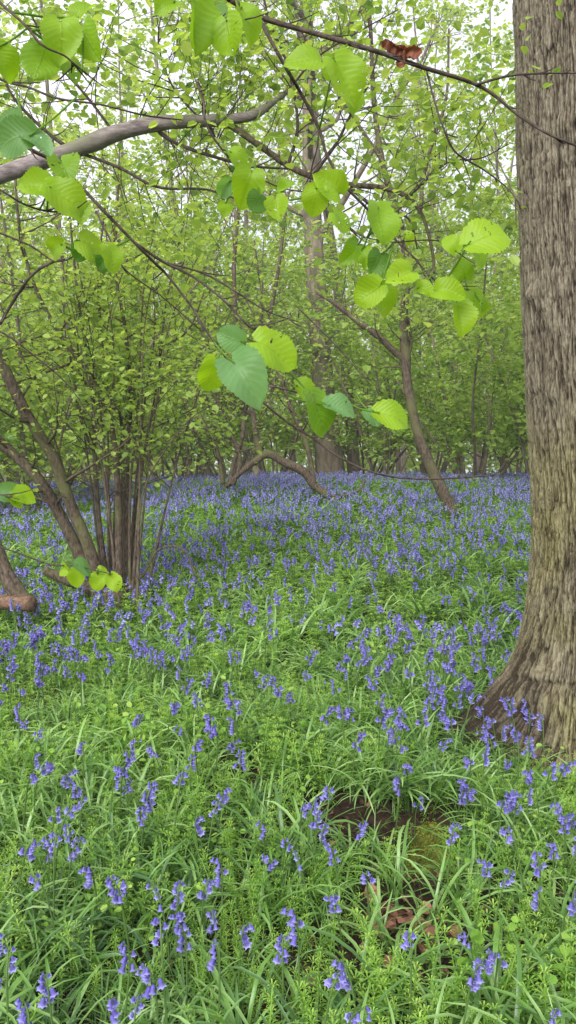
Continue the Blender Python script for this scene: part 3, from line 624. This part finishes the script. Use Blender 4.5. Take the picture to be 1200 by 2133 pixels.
    for k, (pts, wd, d) in enumerate(BR):
        mb = MB()
        rr_ = np.random.default_rng(k)
        P = trace(mb, pts, [d+.03*math.sin(i*1.3+k) for i in range(len(pts))], wd, 7, .12, seed=70+k)
        # buds and short spurs
        Q = spline(P, 40)
        for q in range(len(pts)*1):
            i = rr_.integers(3, 38); dd = unit(unit(Q[i]-Q[i-1])+rr_.normal(0, .6, 3)); rb = .0012*(d/1.4)
            l_ = rr_.choice([.008, .012, .03, .07]); tube(mb, [Q[i], Q[i]+dd*l_*.6, Q[i]+dd*l_+[0, 0, .004]], [rb*1.3, rb, rb*.4], 5, 5)
        parts.append((obj('branch', mb.mesh('branch', b), M['twig_bark'], root), Q))
    # leaves: centre px, size px (length), direction degrees in picture (0 = right, 90 = up), tint, distance, twist
    LV = [(130, 75, 105, -80, .75, 1.2, .2), (178, 80, 95, -75, .62, 1.22, -.5), (85, 125, 100, -95, .62, 1.2, .4), (145, 135, 90, -60, .55, 1.25, .9), (12, 135, 75, -60, .7, 1.2, .3),
          (25, 285, 105, -170, .10, 1.1, .3), (80, 295, 80, -35, .0, 1.1, .6), (20, 240, 60, 100, .25, 1.12, .1),
          (412, 55, 125, -75, .60, 1.2, .7), (475, 75, 95, -85, .7, 1.2, -.4), (345, 8, 60, -140, .7, 1.2, .3), (520, 45, 80, -60, .66, 1.3, .4), (175, 18, 55, 60, .7, 1.3, .2), (450, 25, 60, -70, .35, 1.32, .6),
          (635, 118, 80, -175, .8, 1.4, .1), (722, 165, 115, -55, .78, 1.38, .15), (690, 140, 60, -95, .7, 1.45, .5), (740, 205, 60, -70, .66, 1.45, .3),
          (497, 335, 70, -50, .68, 1.45, .5), (512, 388, 80, -110, .75, 1.42, .2), (535, 422, 55, -105, .28, 1.4, .8), (577, 435, 70, -80, .82, 1.42, .1), (597, 388, 45, 30, .7, 1.5, .3), (468, 395, 45, -130, .1, 1.5, .3), (470, 432, 35, -90, .7, 1.5, .3),
          (655, 418, 68, -100, .85, 1.42, .15), (687, 380, 70, 140, .78, 1.42, .2), (715, 462, 72, -35, .75, 1.42, .3), (795, 465, 95, -80, .66, 1.4, .4), (790, 430, 60, 60, .6, 1.5, .5), (850, 500, 40, -60, .8, 1.5, .3),
          (735, 525, 65, -120, .55, 1.45, .5), (785, 548, 60, -110, .3, 1.42, .6), (832, 572, 82, -160, .9, 1.4, .1), (765, 612, 80, -150, .82, 1.42, .2), (803, 625, 70, -65, .85, 1.45, .3), (760, 535, 45, -70, .7, 1.45, .3),
          (888, 605, 55, -20, .85, 1.42, .3), (938, 608, 72, -10, .8, 1.4, .1), (990, 620, 60, -40, .68, 1.45, .3), (960, 665, 75, -80, .88, 1.42, .2), (1008, 652, 60, -70, .72, 1.45, .5),
          (1018, 485, 98, 25, .92, 1.35, .05), (940, 505, 52, 120, .8, 1.4, .2), (965, 560, 50, 110, .55, 1.45, .4), (1000, 525, 60, -60, .85, 1.4, .6),
          (70, 385, 72, -170, .78, 1.3, .2), (140, 412, 92, -30, .8, 1.3, .3), (165, 440, 60, -60, .7, 1.32, .6), (110, 520, 65, -160, .78, 1.35, .2), (165, 525, 55, -100, .3, 1.35, .6), (200, 520, 80, -25, .85, 1.35, .3), (235, 535, 60, -60, .8, 1.33, .6), (215, 550, 40, -80, .28, 1.34, .4), (135, 350, 90, -60, .62, 1.4, .5),
          (512, 782, 132, -50, .07, 1.15, .1), (478, 705, 70, 170, .0, 1.2, .6), (578, 735, 115, -25, .78, 1.2, .3), (440, 785, 90, -110, .8, 1.25, .4), (670, 855, 105, -60, .5, 1.2, .6), (715, 850, 85, -10, .05, 1.2, .5), (822, 868, 95, -15, .82, 1.2, .3), (640, 822, 80, -40, .75, 1.28, .6), (780, 868, 50, -50, .1, 1.25, .5),
          (160, 1205, 52, -90, .95, 2.3, .1), (203, 1212, 42, -90, .97, 2.3, .1), (238, 1210, 45, -55, .95, 2.3, .4), (132, 1185, 34, 160, .9, 2.3, .3), (180, 1182, 50, -20, .15, 2.3, .6), (215, 1190, 30, -30, .9, 2.32, .6),
          (50, 1035, 60, -15, .85, 1.9, .3), (10, 1022, 60, 170, .08, 1.9, .4), (35, 1045, 40, -40, .8, 1.9, .6)]
    mb = MB(); P = trace(mb, [(92, 1172), (115, 1178), (150, 1178), (190, 1186), (235, 1196)], 2.3, [3, 4, 3, 3, 2], 6, .1)
    P2 = trace(mb, [(-160, 1100), (0, 1140), (92, 1172)], 2.3, [5, 4, 3], 6, .1)
    parts.append((obj('branch', mb.mesh('branch', b), M['twig_bark'], root), spline(np.vstack([P2, P]), 40)))
    allQ = np.concatenate([q for _, q in parts]); own = np.repeat(np.arange(len(parts)), 40)
    r = np.random.default_rng(8)
    right = np.array([1., 0, 0]); upc = np.array([0, math.sin(PITCH), math.cos(PITCH)]); fw = np.array([0, math.cos(PITCH), -math.sin(PITCH)])
    for k, (cx, cy_, sz, ang, tint, d, tw) in enumerate(LV):
        c = at(cx, cy_, d); L_ = .80*sz/FPX*d*r.uniform(.85, 1.1); a = R(ang); tw += r.uniform(-.15, .15)
        ax = unit(math.cos(a)*right+math.sin(a)*upc+fw*r.uniform(-.7, .5)); nrm = unit(-fw*math.cos(tw)+np.cross(ax, fw)*math.sin(tw)+upc*.25)
        sd_ = unit(np.cross(nrm, ax)); nrm = np.cross(ax, sd_)
        tv, tf, vq, av = LT[k % 6]; tv = tv.copy(); u_ = tv[:, 0]; wv = r.uniform(.96, 1.16)
        tv[:, 2] += -r.uniform(.05, .42)*u_**2+r.uniform(-.25, .7)*np.abs(tv[:, 1])*r.uniform(.5, 1.3)+.05*np.sin(u_*6+tv[:, 1]*5+k)+r.uniform(-.3, .3)*tv[:, 1]*u_
        tv[:, 1] = tv[:, 1]*wv+r.uniform(-.12, .12)*u_**2; tv[:, 0] += .02*np.sin(tv[:, 1]*9+k)
        if k % 3 == 0: kp = np.ones(len(tf), bool); kp[r.integers(10, len(tf)-10, 2+k % 4)] = False; tf = tf[kp]
        V = c+(tv[:, 0, None]-.5)*L_*ax+tv[:, 1, None]*L_*1.02*sd_+tv[:, 2, None]*L_*nrm
        p0 = c-.5*L_*ax
        j = int(np.argmin(np.linalg.norm(allQ-p0, axis=1))); bo, Q = parts[own[j]]
        mb = MB(); mb.add(V, tf, tint)
        q = allQ[j]; dist = np.linalg.norm(q-p0)
        if dist > .13: q = p0-ax*.05+(q-p0)/dist*.06
        tube(mb, [q, (q+p0)/2+[0, 0, -.003], p0, p0+ax*L_*.05], [.0017*d/1.3]*2+[.0013, .0007], 5, 9, t=.5)
        me = mb.mesh('leaf', b)
        for nm, arr in (('vq', vq), ('av', av)):
            at2 = me.attributes.new(nm, 'FLOAT', 'POINT'); full = np.ones(len(me.vertices), dtype=np.float32); full[:len(arr)] = arr; at2.data.foreach_set('value', full)
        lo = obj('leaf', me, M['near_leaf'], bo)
    # withered red leaf curled on the top twig
    mb = MB()
    for k, (cx, cy_, sz, ang) in enumerate([(815, 98, 45, 150), (848, 108, 60, -20), (835, 122, 40, -90)]):
        tv, tf, vq, av = LT[k]; c = at(cx, cy_, 1.48); L_ = sz/FPX*1.48; a = R(ang); ax = math.cos(a)*right+math.sin(a)*upc; sd_ = unit(np.cross(ax, -fw)+fw*.5*(k-1)); nr = np.cross(ax, sd_)
        x, y, z = tv.T; V = c+(x-.5)[:, None]*L_*ax+(np.sin(y*5)/5)[:, None]*L_*sd_+(z*2.4+np.cos(y*5)*.25+.05*np.sin(x*17))[:, None]*L_*nr
        mb.add(V, tf, .25+.12*k)
    lo = obj('dead_leaf', mb.mesh('dead_leaf', b), M['dead_leaf'], parts[0][0]); lo['label'] = 'withered red brown leaf curled on the twig'
near_branches()

# ------------------------------------------------------------------ bluebells
def bell_mesh(L_=.017, R_=.0042, nseg=12, nr=8):
    prof = [(0, .25), (.06, .75), (.2, .95), (.5, 1.0), (.75, 1.15), (.88, 1.5), (.97, 2.0), (.93, 2.35)]
    V = []; th = np.arange(nseg)*2*math.pi/nseg
    for k, (z, r_) in enumerate(prof[:nr]):
        for j, t in enumerate(th):
            lobe = 1.0 if k < 5 else (1.12 if j % 2 == 0 else .72)
            zz = -z*L_*(1 if (k < 5 or j % 2 == 0) else .93)
            V.append((r_*R_*lobe*math.cos(t), r_*R_*lobe*math.sin(t), zz))
    F = [(k*nseg+j, k*nseg+(j+1) % nseg, (k+1)*nseg+(j+1) % nseg, (k+1)*nseg+j) for k in range(len(prof[:nr])-1) for j in range(nseg)]
    tt = np.repeat([.15, .3, .4, .45, .55, .75, .95, 1.0][:nr], nseg)
    return np.array(V), np.array(F), tt
BV, BF, BT = bell_mesh()
# low detail bell: four sided flared cup
lb = []
for z, r_ in [(0, .5), (.55, 1.1), (1, 2.2)]:
    for j in range(5): lb.append((r_*.0045*math.cos(j*1.2566), r_*.0045*math.sin(j*1.2566), -z*.017))
LBV = np.array(lb); LBF = np.array([(k*5+j, k*5+(j+1) % 5, (k+1)*5+(j+1) % 5, (k+1)*5+j) for k in range(2) for j in range(5)]); LBT = np.repeat([.2, .45, .8], 5)
def spike(seed, low=False):
    """one flowering stem: returns stalk geometry and a list of bell transforms"""
    r = np.random.default_rng(seed); H = r.uniform(.24, .31); lean = r.uniform(.01, .045)
    P = np.array([[0, 0, -.02], [.003, 0, H*.5], [lean*.5, 0, H*.85], [lean, 0, H*.97], [lean+.008, 0, H*.995], [lean+.016, 0, H*.97]])
    Q = spline(P, 60); al = np.r_[0, np.cumsum(np.linalg.norm(np.diff(Q, axis=0), axis=1))]; RL = r.uniform(.04, .075); nb = int(r.integers(5, 13)); bells = []
    for k in range(nb):
        t = .62+.38*k/(nb-1); q = np.array([np.interp(al[-1]-RL*(1-k/(nb-1)), al, Q[:, c_]) for c_ in range(3)]); a = r.normal(0, 1.1)+(k % 2)*.7
        o = np.array([math.cos(a), math.sin(a), .25]); off = (.008+.004*(1-t)/.4)
        p = q+o*off+np.array([0, 0, .004]); sw = r.uniform(.2, .8)*(1.1-t+.3)
        d = unit(np.array([math.cos(a)*sw, math.sin(a)*sw, -1])); bells.append((q, p, d, r.uniform(.85, 1.25)*(1.15-.45*max(0, t-.7)/.3), r.uniform(-.15, .15)))
    return P, bells
def xf(tv, p, d, s):
    z = -d; x = unit(np.cross(z, [.2, 1, .1])); y = np.cross(z, x)
    return p+s*(tv[:, 0, None]*x+tv[:, 1, None]*y+tv[:, 2, None]*z)
def stalk_mb(P, bells, sides=6, n=18):
    mb = MB(); tube(mb, P, [.0026, .0024, .002, .0016, .0012], sides, n, t=.4)
    for q, p, d, s, tj in bells: tube(mb, [q, (q+p)/2+[0, 0, .003], p], [.0008, .0007, .0009], 4, 4, t=.3, capped=False)
    return mb
protosA, protosB = [], []
for k in range(9):
    P, bells = spike(500+k); root = thing('bluebell', None, 'bluebell'); obj('stalk', stalk_mb(P, bells).mesh('stalk'), M['stalk'], root)
    for q, p, d, s, tj in bells:
        mb = MB(); mb.add(xf(BV, p, d, s*.86), BF, BT+tj); obj('bell', mb.mesh('bell'), M['bell'], root)
    protosA.append(root)
for k in range(9):
    P, bells = spike(600+k); root = thing('bluebell', None, 'bluebell'); obj('stalk', stalk_mb(P, bells, 4, 8).mesh('stalk'), M['stalk'], root)
    mb = MB()
    for q, p, d, s, tj in bells: mb.add(xf(BV, p, d, s*.88), BF, BT+tj)
    obj('flower_head', mb.mesh('flower_head'), M['bell'], root); protosB.append(root)
lows = []
for k in range(8):
    P, bells = spike(700+k); mb = MB(); mf = MB(); tube(mb, P, [.0028, .0024, .0016], 3, 5, t=.4, capped=False)
    for q, p, d, s, tj in bells[::1]: mf.add(xf(LBV, p, d, s*.95), LBF, LBT+tj)
    lows.append((np.concatenate(mb.V), np.concatenate(mb.F), np.concatenate(mb.T), np.concatenate(mf.V), np.concatenate(mf.F), np.concatenate(mf.T)))

def bare(x, y):
    """0..1 how bare the soil is"""
    e = lambda cx, cy_, rx, ry: np.exp(-(((x-cx)/rx)**2+((y-cy_)/ry)**2))
    return 1.05*e(HX, HY-.08, .14, .17)+.6*e(.2, 2.85, .10, .07)+e(.33, 2.25, .16, .12)+.8*e(.70, 2.3, .13, .07)+.8*e(-.18, 3.15, .11, .10)+.7*e(.2, 2.7, .12, .15)+.6*e(.08, 2.05, .1, .08)+.75*e(.02, 2.95, .12, .08)+.75*e(.36, 2.02, .12, .09)+.6*e(-.55, 2.5, .1, .07)+.6*e(-.4, 3.9, .16, .1)
def solve_px(px, py, hh):
    r_ = ray(px, py); ts = np.linspace(.8, 16, 1500); X = r_[0]*ts; Y = r_[1]*ts; Zr = CAM_Z+r_[2]*ts
    i = np.argmax(Zr < gh(X, Y)+hh); return X[i], Y[i]
KEY = [(925,1385),(965,1370),(1022,1468),(1048,1503),(1048,1550),(822,1525),(1010,1268),(878,1305),(590,1455),(650,1500),(345,1365),(425,1305),(415,1335),(345,1490),(275,1530),(265,1560),(350,1565),(420,1555),(170,1590),(250,1610),(265,1605),(40,1650),(110,1665),(75,1750),(95,1770),(295,1655),(299,1690),(290,1670),(425,1712),(418,1720),(455,1645),(470,1650),(550,1685),(575,1740),(585,1750),(620,1665),(655,1705),(645,1700),(665,1715),(645,1780),(710,1760),(720,1840),(780,1832),(950,1650),(930,1735),(1025,1780),(1005,1600),(975,1570),(1040,1665),(1130,1625),(1140,1600),(1180,1700),(1165,1760),(1125,1850),(1120,1800),(1160,1910),(1195,1700),(1008,1960),(1015,1975),(1005,1985),(950,2050),(755,2030),(660,2065),(590,1975),(620,1975),(412,1845),(455,1840),(460,1900),(385,1950),(455,1990),(490,1940),(275,1860),(200,1808),(275,1800),(365,1880),(110,1810),(125,1850),(20,1780),(15,1950),(20,2050),(60,2115),(118,2055),(200,2070),(355,2040),(325,2060),(280,2120),(1140,2115),(690,2115),(855,1580),(860,1485),(905,1535),(800,1440),(40,1495),(65,1340),(160,1360),(30,1290),(60,1290),(200,1260),(35,1285),(130,1355),(75,1345),(975,1655),(990,1600),(940,1640),(1060,1665),(1150,1745),(1185,1860),(1100,1790),(740,1700),(240,1370),(300,1300),(505,1480),(560,1400)]
spots = []
for px, py in KEY:
    x, y = solve_px(px, py, .255); spots.append((x, y))
rb = np.random.default_rng(21)
def dens(x, y):
    base = np.interp(y, [1, 2.5, 4, 6, 8, 10, 12, 13.5], [12, 25, 64, 92, 100, 105, 112, 95])
    n = noise2(x, y, 1.1, 60, 3)+.9*np.clip(noise2(x, y, .45, 64, 2), -1, 1)
    return base*np.clip(.85+1.0*n, .12, 2.0)
def inoak(x, y, m=.0):
    return (((x-OX)/(.40+m))**2+((y-OY)/(.40+m))**2 < 1) | (((x-OX+.42)/(.22+m))**2+((y-OY-.03)/(.10+m))**2 < 1)
def scatter(y0, y1, dmax, f, r, mo=0.):
    area = (y1-y0)*2*(.42*y1+.9); n = int(area*dmax); x = r.uniform(-1, 1, n)*(.42*y1+.9); y = r.uniform(y0, y1, n)
    k = (np.abs(x) < .42*y+.9) & (r.uniform(0, dmax, n) < f(x, y)) & ~inoak(x, y, mo) & ~((np.abs(x-1.45) < .45*mo/.1) & (np.abs(y-3.3) < .16) & (mo > 0)); return x[k], y[k]
bx_, by_ = [], []
for a, b_ in [(1.7, 3), (3, 5), (5, 8), (8, 11), (11, 14.5)]:
    x, y = scatter(a, b_, 380, lambda x, y: dens(x, y)*(1-np.clip(bare(x, y)*1.6, 0, 1)), rb); bx_.append(x); by_.append(y)
x = np.concatenate(bx_); y = np.concatenate(by_); kp = (y > 1.9) | (rb.uniform(0, 1, len(y)) < .5); x = x[kp]; y = y[kp]; o_ = np.argsort(y); x = x[o_]; y = y[o_]
inv = (np.abs(x/y*FPX) < 620) & (y > 1.55)
near_i = np.where(inv)[0][:max(0, 292-len(spots))]
allspots = spots+[(x[i], y[i]) for i in near_i]
allspots.sort(key=lambda s: s[1])
rest = np.setdiff1d(np.arange(len(x)), near_i)
def zone(x, y):
    px = 600+x/y*FPX
    if math.hypot(x-OX, y-OY) < .95: return 'bluebell flowering beside the flared base of the furrowed tree'
    if y > 4.9: return 'bluebell in the middle distance of the slope below the coppiced hazel'
    side = 'left' if px < 420 else ('middle' if px < 760 else 'right')
    if y < 2.2: return {'left': 'bluebell with nodding violet bells in the nearest grass at the left', 'middle': 'bluebell with nodding violet bells in the nearest grass at the middle', 'right': 'bluebell with nodding violet bells in front of the bare hollow at the right'}[side]
    if y < 3.1: return {'left': 'bluebell among bright green weeds in the left foreground', 'middle': 'bluebell among arching leaves left of the bare hollow', 'right': 'bluebell beside or behind the bare hollow at the right'}[side]
    return {'left': 'bluebell part way up the slope on the left, before the hazel', 'middle': 'bluebell part way up the slope in the middle of the clearing', 'right': 'bluebell part way up the slope left of the furrowed tree'}[side]
SPECIAL = {(590, 1975): 'bluebell in the pale violet clump at the bottom middle', (655, 1705): 'deep purple bluebell left of the bare hollow, brightest there', (425, 1712): 'leaning purple bluebell alone in the left middle foreground', (925, 1385): 'lone deep violet bluebell left of the furrowed trunk, highest there', (822, 1525): 'deep violet bluebell standing alone between hollow and slope'}
spec_xy = {tuple(np.round(solve_px(*k, .255), 4)): v for k, v in SPECIAL.items()}
usedp = set()
for k, (sx_, sy_) in enumerate(allspots):
    pr = protosA if k < 70 else protosB; p = pr[k % 9]
    if id(p) in usedp: o = dup(p)
    else: o = p; usedp.add(id(p))
    o.location = (sx_, sy_, float(gh(sx_, sy_))); s = rb.uniform(.85, 1.15)*(1.0 if sy_ < 3 else 1.12); o.scale = (s, s, s)
    o.rotation_euler = (rb.normal(0, .08), rb.normal(0, .08), rb.uniform(0, 6.28))
    o['label'] = spec_xy.get((round(sx_, 4), round(sy_, 4)), zone(sx_, sy_)); o['category'] = 'flower'; o['group'] = 'bluebells flowering over the woodland floor'
mf, msk = MB(), MB()
rx, ry = x[rest], y[rest]; vi = rb.integers(0, 8, len(rx)); pos = np.stack([rx, ry, gh(rx, ry)], -1)
for k in range(8):
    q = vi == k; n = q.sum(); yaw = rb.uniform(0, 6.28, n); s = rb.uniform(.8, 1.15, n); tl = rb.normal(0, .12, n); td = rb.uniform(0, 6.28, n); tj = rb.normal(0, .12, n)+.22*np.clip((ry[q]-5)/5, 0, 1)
    sv, sf, st, fv, ff, ft = lows[k]
    replicate(msk, sv, sf, st, pos[q], yaw, s, tl, td); replicate(mf, fv, ff, ft, pos[q], yaw, s, tl, td, tj)
o = obj('bluebell_carpet', mf.mesh('bluebell_carpet'), M['bell']); tag(o, 'dense violet blue carpet of bluebell flowers covering the slope', 'bluebells', kind='stuff')
o = obj('bluebell_stalks', msk.mesh('bluebell_stalks'), M['stalk']); tag(o, 'thin green stalks under the bluebell carpet on the slope', 'stalks', kind='stuff')
print('bluebells', len(allspots), len(rx))

# ------------------------------------------------------------------ green ground plants
def strap_clump(seed, n, L0, w0, seg=6):
    r = np.random.default_rng(seed); V, F, T = [], [], []; c = 0
    for k in range(n):
        a = r.uniform(0, 6.28); L_ = L0*r.uniform(.6, 1.15); e0 = r.uniform(.75, 1.4); bend = r.uniform(1.3, 2.9); w_ = w0*r.uniform(.7, 1.2)
        p = np.array([r.normal(0, .012), r.normal(0, .012), 0]); el = e0; pts = [p.copy()]
        for i in range(seg):
            p = p+L_/seg*np.array([math.cos(a)*math.cos(el), math.sin(a)*math.cos(el), math.sin(el)]); pts.append(p.copy()); el -= bend/seg*(.5+i/seg); a += r.normal(0, .05)
        sd_ = np.array([-math.sin(a), math.cos(a), r.normal(0, .3)]); tj = r.uniform(.2, .8)
        for i, q in enumerate(pts):
            t = i/seg; ww = w_*(math.sin(math.pi*min(1, t*.85+.12)))**.6*(1 if i < seg else .05)
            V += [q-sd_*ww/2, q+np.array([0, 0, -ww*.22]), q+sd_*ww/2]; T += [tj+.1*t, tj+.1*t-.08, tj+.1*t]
        for i in range(seg): F += [(c+3*i, c+3*i+1, c+3*i+4, c+3*i+3), (c+3*i+1, c+3*i+2, c+3*i+5, c+3*i+4)]
        c += 3*(seg+1)
    return np.array(V), np.array(F), np.array(T)
def whorl_weed(seed, H=.17, nw=6, nl=6, ll=.026, wl=.006):
    r = np.random.default_rng(seed); V, F, T = [], [], []; c = 0
    lean = r.uniform(0, .35); la = r.uniform(0, 6.28); st = lambda t: np.array([math.cos(la)*lean*t*t*H, math.sin(la)*lean*t*t*H, t*H])
    for i in range(4):
        a_, b_ = st(i/4), st((i+1)/4); V += [a_-[.0012, 0, 0], a_+[.0012, 0, 0], b_+[.0012, 0, 0], b_-[.0012, 0, 0]]; F.append((c, c+1, c+2, c+3)); c += 4; T += [.4]*4
    for k in range(nw):
        t = .2+.8*k/(nw-1); p = st(t); s = (1-.35*t)*r.uniform(.85, 1.2)
        for j in range(nl):
            a = 6.28*j/nl+k*.5; up = -.15+.75*t+r.normal(0, .15); d = np.array([math.cos(a)*math.cos(up), math.sin(a)*math.cos(up), math.sin(up)]); sd_ = np.array([-math.sin(a), math.cos(a), 0])
            L_ = ll*s; w_ = wl*s; tj = .35+.35*t+r.normal(0, .08)
            V += [p, p+d*L_*.6-sd_*w_/2+[0, 0, .002], p+d*L_+[0, 0, -.003], p+d*L_*.6+sd_*w_/2+[0, 0, .002]]; F.append((c, c+1, c+2, c+3)); c += 4; T += [tj-.1, tj, tj+.1, tj]
    return np.array(V), np.array(F), np.array(T)
def broad_weed(seed, H=.12):
    r = np.random.default_rng(seed); mb = MB(); pts = []
    P = r.normal(0, 1, (22, 3))*np.array([.045, .045, .035])+[0, 0, H]; P[:, 2] = np.clip(P[:, 2], .03, .3)
    leaves(mb, P, .021, tilt=.45, r=r, tvar=.18)
    return np.concatenate(mb.V), np.concatenate(mb.F), np.concatenate(mb.T)
st_n = [strap_clump(k, 12, .235, .0088) for k in range(8)]; gr_n = [strap_clump(10+k, 14, .19, .0038, 4) for k in range(6)]; st_f = [strap_clump(30+k, 10, .26, .012, 4) for k in range(6)]
wd_n = [whorl_weed(60+k, .15, 7, 6, .026, .005) for k in range(8)]; wd_f = [whorl_weed(80+k, .17, 4, 5, .038, .012) for k in range(6)]; br_n = [broad_weed(90+k) for k in range(5)]
rp_ = np.random.default_rng(51)
def patch(x, y): return noise2(x, y, 1.5, 90, 3)
def fill(mb, templ, y0, y1, dmax, f, smin=.75, smax=1.25):
    x, y = scatter(y0, y1, dmax, f, rp_, .08); k_ = rp_.integers(0, len(templ), len(x)); pos = np.stack([x, y, gh(x, y)], -1)
    for k, (tv, tf, tt) in enumerate(templ):
        q = k_ == k; n = q.sum()
        if n: replicate(mb, tv, tf, tt, pos[q], rp_.uniform(0, 6.28, n), rp_.uniform(smin, smax, n)*(1+.55*noise2(x[q], y[q], 2.6, 55)), rp_.normal(0, .15, n), rp_.uniform(0, 6.28, n), rp_.normal(0, .1, n)+.18*noise2(x[q], y[q], .8, 33))
cl = lambda v: np.clip(v, 0, 1)
bf = lambda x, y: 1-cl(bare(x, y)*1.7)
bs = lambda x, y: 1-cl(bare(x, y)*2.2)
def rim(mb):
    r = np.random.default_rng(3)
    for cx, cy_, n in [(.16, 3.08, 9), (.40, 2.98, 9), (.62, 2.95, 9), (.78, 2.80, 9), (.82, 2.60, 7), (.30, 3.12, 8), (.70, 3.05, 8), (.55, 3.10, 7)]:
        for k in range(5):
            tv, tf, tt = strap_clump(int(r.integers(1e6)), n, .33, .009, 7)
            x, y = cx+r.normal(0, .05), cy_+r.normal(0, .04)
            replicate(mb, tv, tf, tt, np.array([[x, y, float(gh(x, y))]]), r.uniform(0, 6.28, 1), r.uniform(.8, 1.1, 1), np.array([.45]), np.array([-1.75]), r.normal(.12, .1, 1))
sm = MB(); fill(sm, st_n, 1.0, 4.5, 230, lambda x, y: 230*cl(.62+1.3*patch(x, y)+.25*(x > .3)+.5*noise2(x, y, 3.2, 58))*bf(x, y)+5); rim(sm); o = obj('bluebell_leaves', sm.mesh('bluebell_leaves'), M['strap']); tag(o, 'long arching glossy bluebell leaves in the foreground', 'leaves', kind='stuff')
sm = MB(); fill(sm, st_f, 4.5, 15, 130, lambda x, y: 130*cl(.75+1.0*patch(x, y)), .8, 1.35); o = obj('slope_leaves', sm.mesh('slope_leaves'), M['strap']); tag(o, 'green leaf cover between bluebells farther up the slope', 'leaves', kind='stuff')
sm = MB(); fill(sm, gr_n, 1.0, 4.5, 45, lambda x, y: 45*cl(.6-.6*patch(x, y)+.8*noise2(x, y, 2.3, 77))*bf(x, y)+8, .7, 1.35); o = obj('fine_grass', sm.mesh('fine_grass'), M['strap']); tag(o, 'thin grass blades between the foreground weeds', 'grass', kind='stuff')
sm = MB(); fill(sm, wd_n, 1.0, 4.5, 520, lambda x, y: 520*cl(.60-1.3*patch(x, y)-.15*(x > .6))*bf(x, y)+15); fill(sm, br_n, 1.0, 4.5, 40, lambda x, y: 40*cl(.4+1.5*noise2(x, y, 1.9, 12))*bs(x, y)+3)
o = obj('goosegrass', sm.mesh('goosegrass', smooth=False), M['weed']); tag(o, 'bright green whorled goosegrass weeds in the foreground', 'weeds', kind='stuff')
sm = MB(); fill(sm, wd_f, 4.5, 15, 240, lambda x, y: 240*cl(.5-1.1*patch(x, y)), .8, 1.3); fill(sm, br_n, 4.5, 15, 22, lambda x, y: 22*cl(.5+1.2*noise2(x, y, 1.9, 12)), .9, 1.4)
o = obj('slope_weeds', sm.mesh('slope_weeds', smooth=False), M['weed']); tag(o, 'light green weeds between bluebells farther up the slope', 'weeds', kind='stuff')

# moss lump, litter in the bare hollow
rm = np.random.default_rng(66); MX, MY = .53, 2.80
mb = MB(); th = rm.uniform(0, 6.28, 2600); ph = np.sqrt(rm.uniform(0, 1, 2600)); mxp = np.stack([MX+ph*np.cos(th)*.10, MY+ph*np.sin(th)*.08, np.zeros(2600)], -1)
mxp[:, 2] = gh(mxp[:, 0], mxp[:, 1])+.055*np.sqrt(np.clip(1-ph**2, 0, 1))+.004; leaves(mb, mxp, .010, tilt=.9, r=rm)
a = np.linspace(0, 6.28, 24, endpoint=False)
V = np.array([[MX+p_*math.cos(t)*.10, MY+p_*math.sin(t)*.08, float(gh(MX+p_*math.cos(t)*.10, MY+p_*math.sin(t)*.08))+.055*math.sqrt(max(0, 1-p_*p_))-.002] for p_ in (1.0, .9, .7, .45, .2, .01) for t in a])
mb.add(V, np.array([[k*24+j, k*24+(j+1) % 24, (k+1)*24+(j+1) % 24, (k+1)*24+j] for k in range(5) for j in range(24)]), .3)
o = obj('moss_mound', mb.mesh('moss_mound'), M['moss']); tag(o, 'small yellow green moss mound in the bare hollow', 'moss', kind='stuff')
mb = MB(); n = 9000; lx = rm.uniform(-1.6, 1.9, n); ly = rm.uniform(1.5, 5.0, n); k = rm.uniform(0, 1, n) < cl(bare(lx, ly)*1.1+.06+.5*(np.hypot(lx-1.3, ly-3.5) < .45))
lx, ly = lx[k], ly[k]; P = np.stack([lx, ly, gh(lx, ly)+.008+rm.uniform(0, .012, len(lx))], -1); leaves(mb, P, .028, tilt=.7, r=rm, tvar=.4, droop=0)
for k in range(70):
    i = rm.integers(0, len(lx)); a = rm.uniform(0, 6.28); L_ = rm.uniform(.05, .16); p = P[i]; tube(mb, [p, p+[math.cos(a)*L_/2, math.sin(a)*L_/2, .012], p+[math.cos(a)*L_, math.sin(a)*L_, 0]], [.0022, .0012], 5, 5, t=.2)
for k in range(60):
    a_ = rm.uniform(0, 6.28); x_, y_ = .33+rm.normal(0, .07), 2.22+rm.normal(0, .06); P1 = np.array([[x_, y_, float(gh(x_, y_))+.03+rm.uniform(0, .03)]])
    leaves(mb, P1, .045, tilt=.7, r=rm, tj=.85, tvar=.15, droop=0)
o = obj('leaf_litter', mb.mesh('leaf_litter', smooth=False), M['litter']); tag(o, 'brown dead leaves and twigs on the bare soil', 'leaf litter', kind='stuff')

# ------------------------------------------------------------------ mist volume added to lift the dark background
zb, zt = -10.0, 24.0
V = np.array([[x, y, z] for z in (zb, zt) for x, y in ((-310, -65), (310, -65), (310, 305), (-310, 305))])
hm, ht = newmat('haze')
pv = ht.nodes.new('ShaderNodeVolumePrincipled'); pv.inputs['Color'].default_value = (0.92, 0.95, 1, 1); pv.inputs['Density'].default_value = 0.0028; pv.inputs['Anisotropy'].default_value = 0.2
ho = ht.nodes.new('ShaderNodeOutputMaterial'); ht.links.new(pv.outputs[0], ho.inputs['Volume'])
hz = obj('haze', mesh('haze', V, np.array([[3, 2, 1, 0], [4, 5, 6, 7], [0, 1, 5, 4], [1, 2, 6, 5], [2, 3, 7, 6], [3, 0, 4, 7]]), smooth=False), hm); tag(hz, kind='stuff')
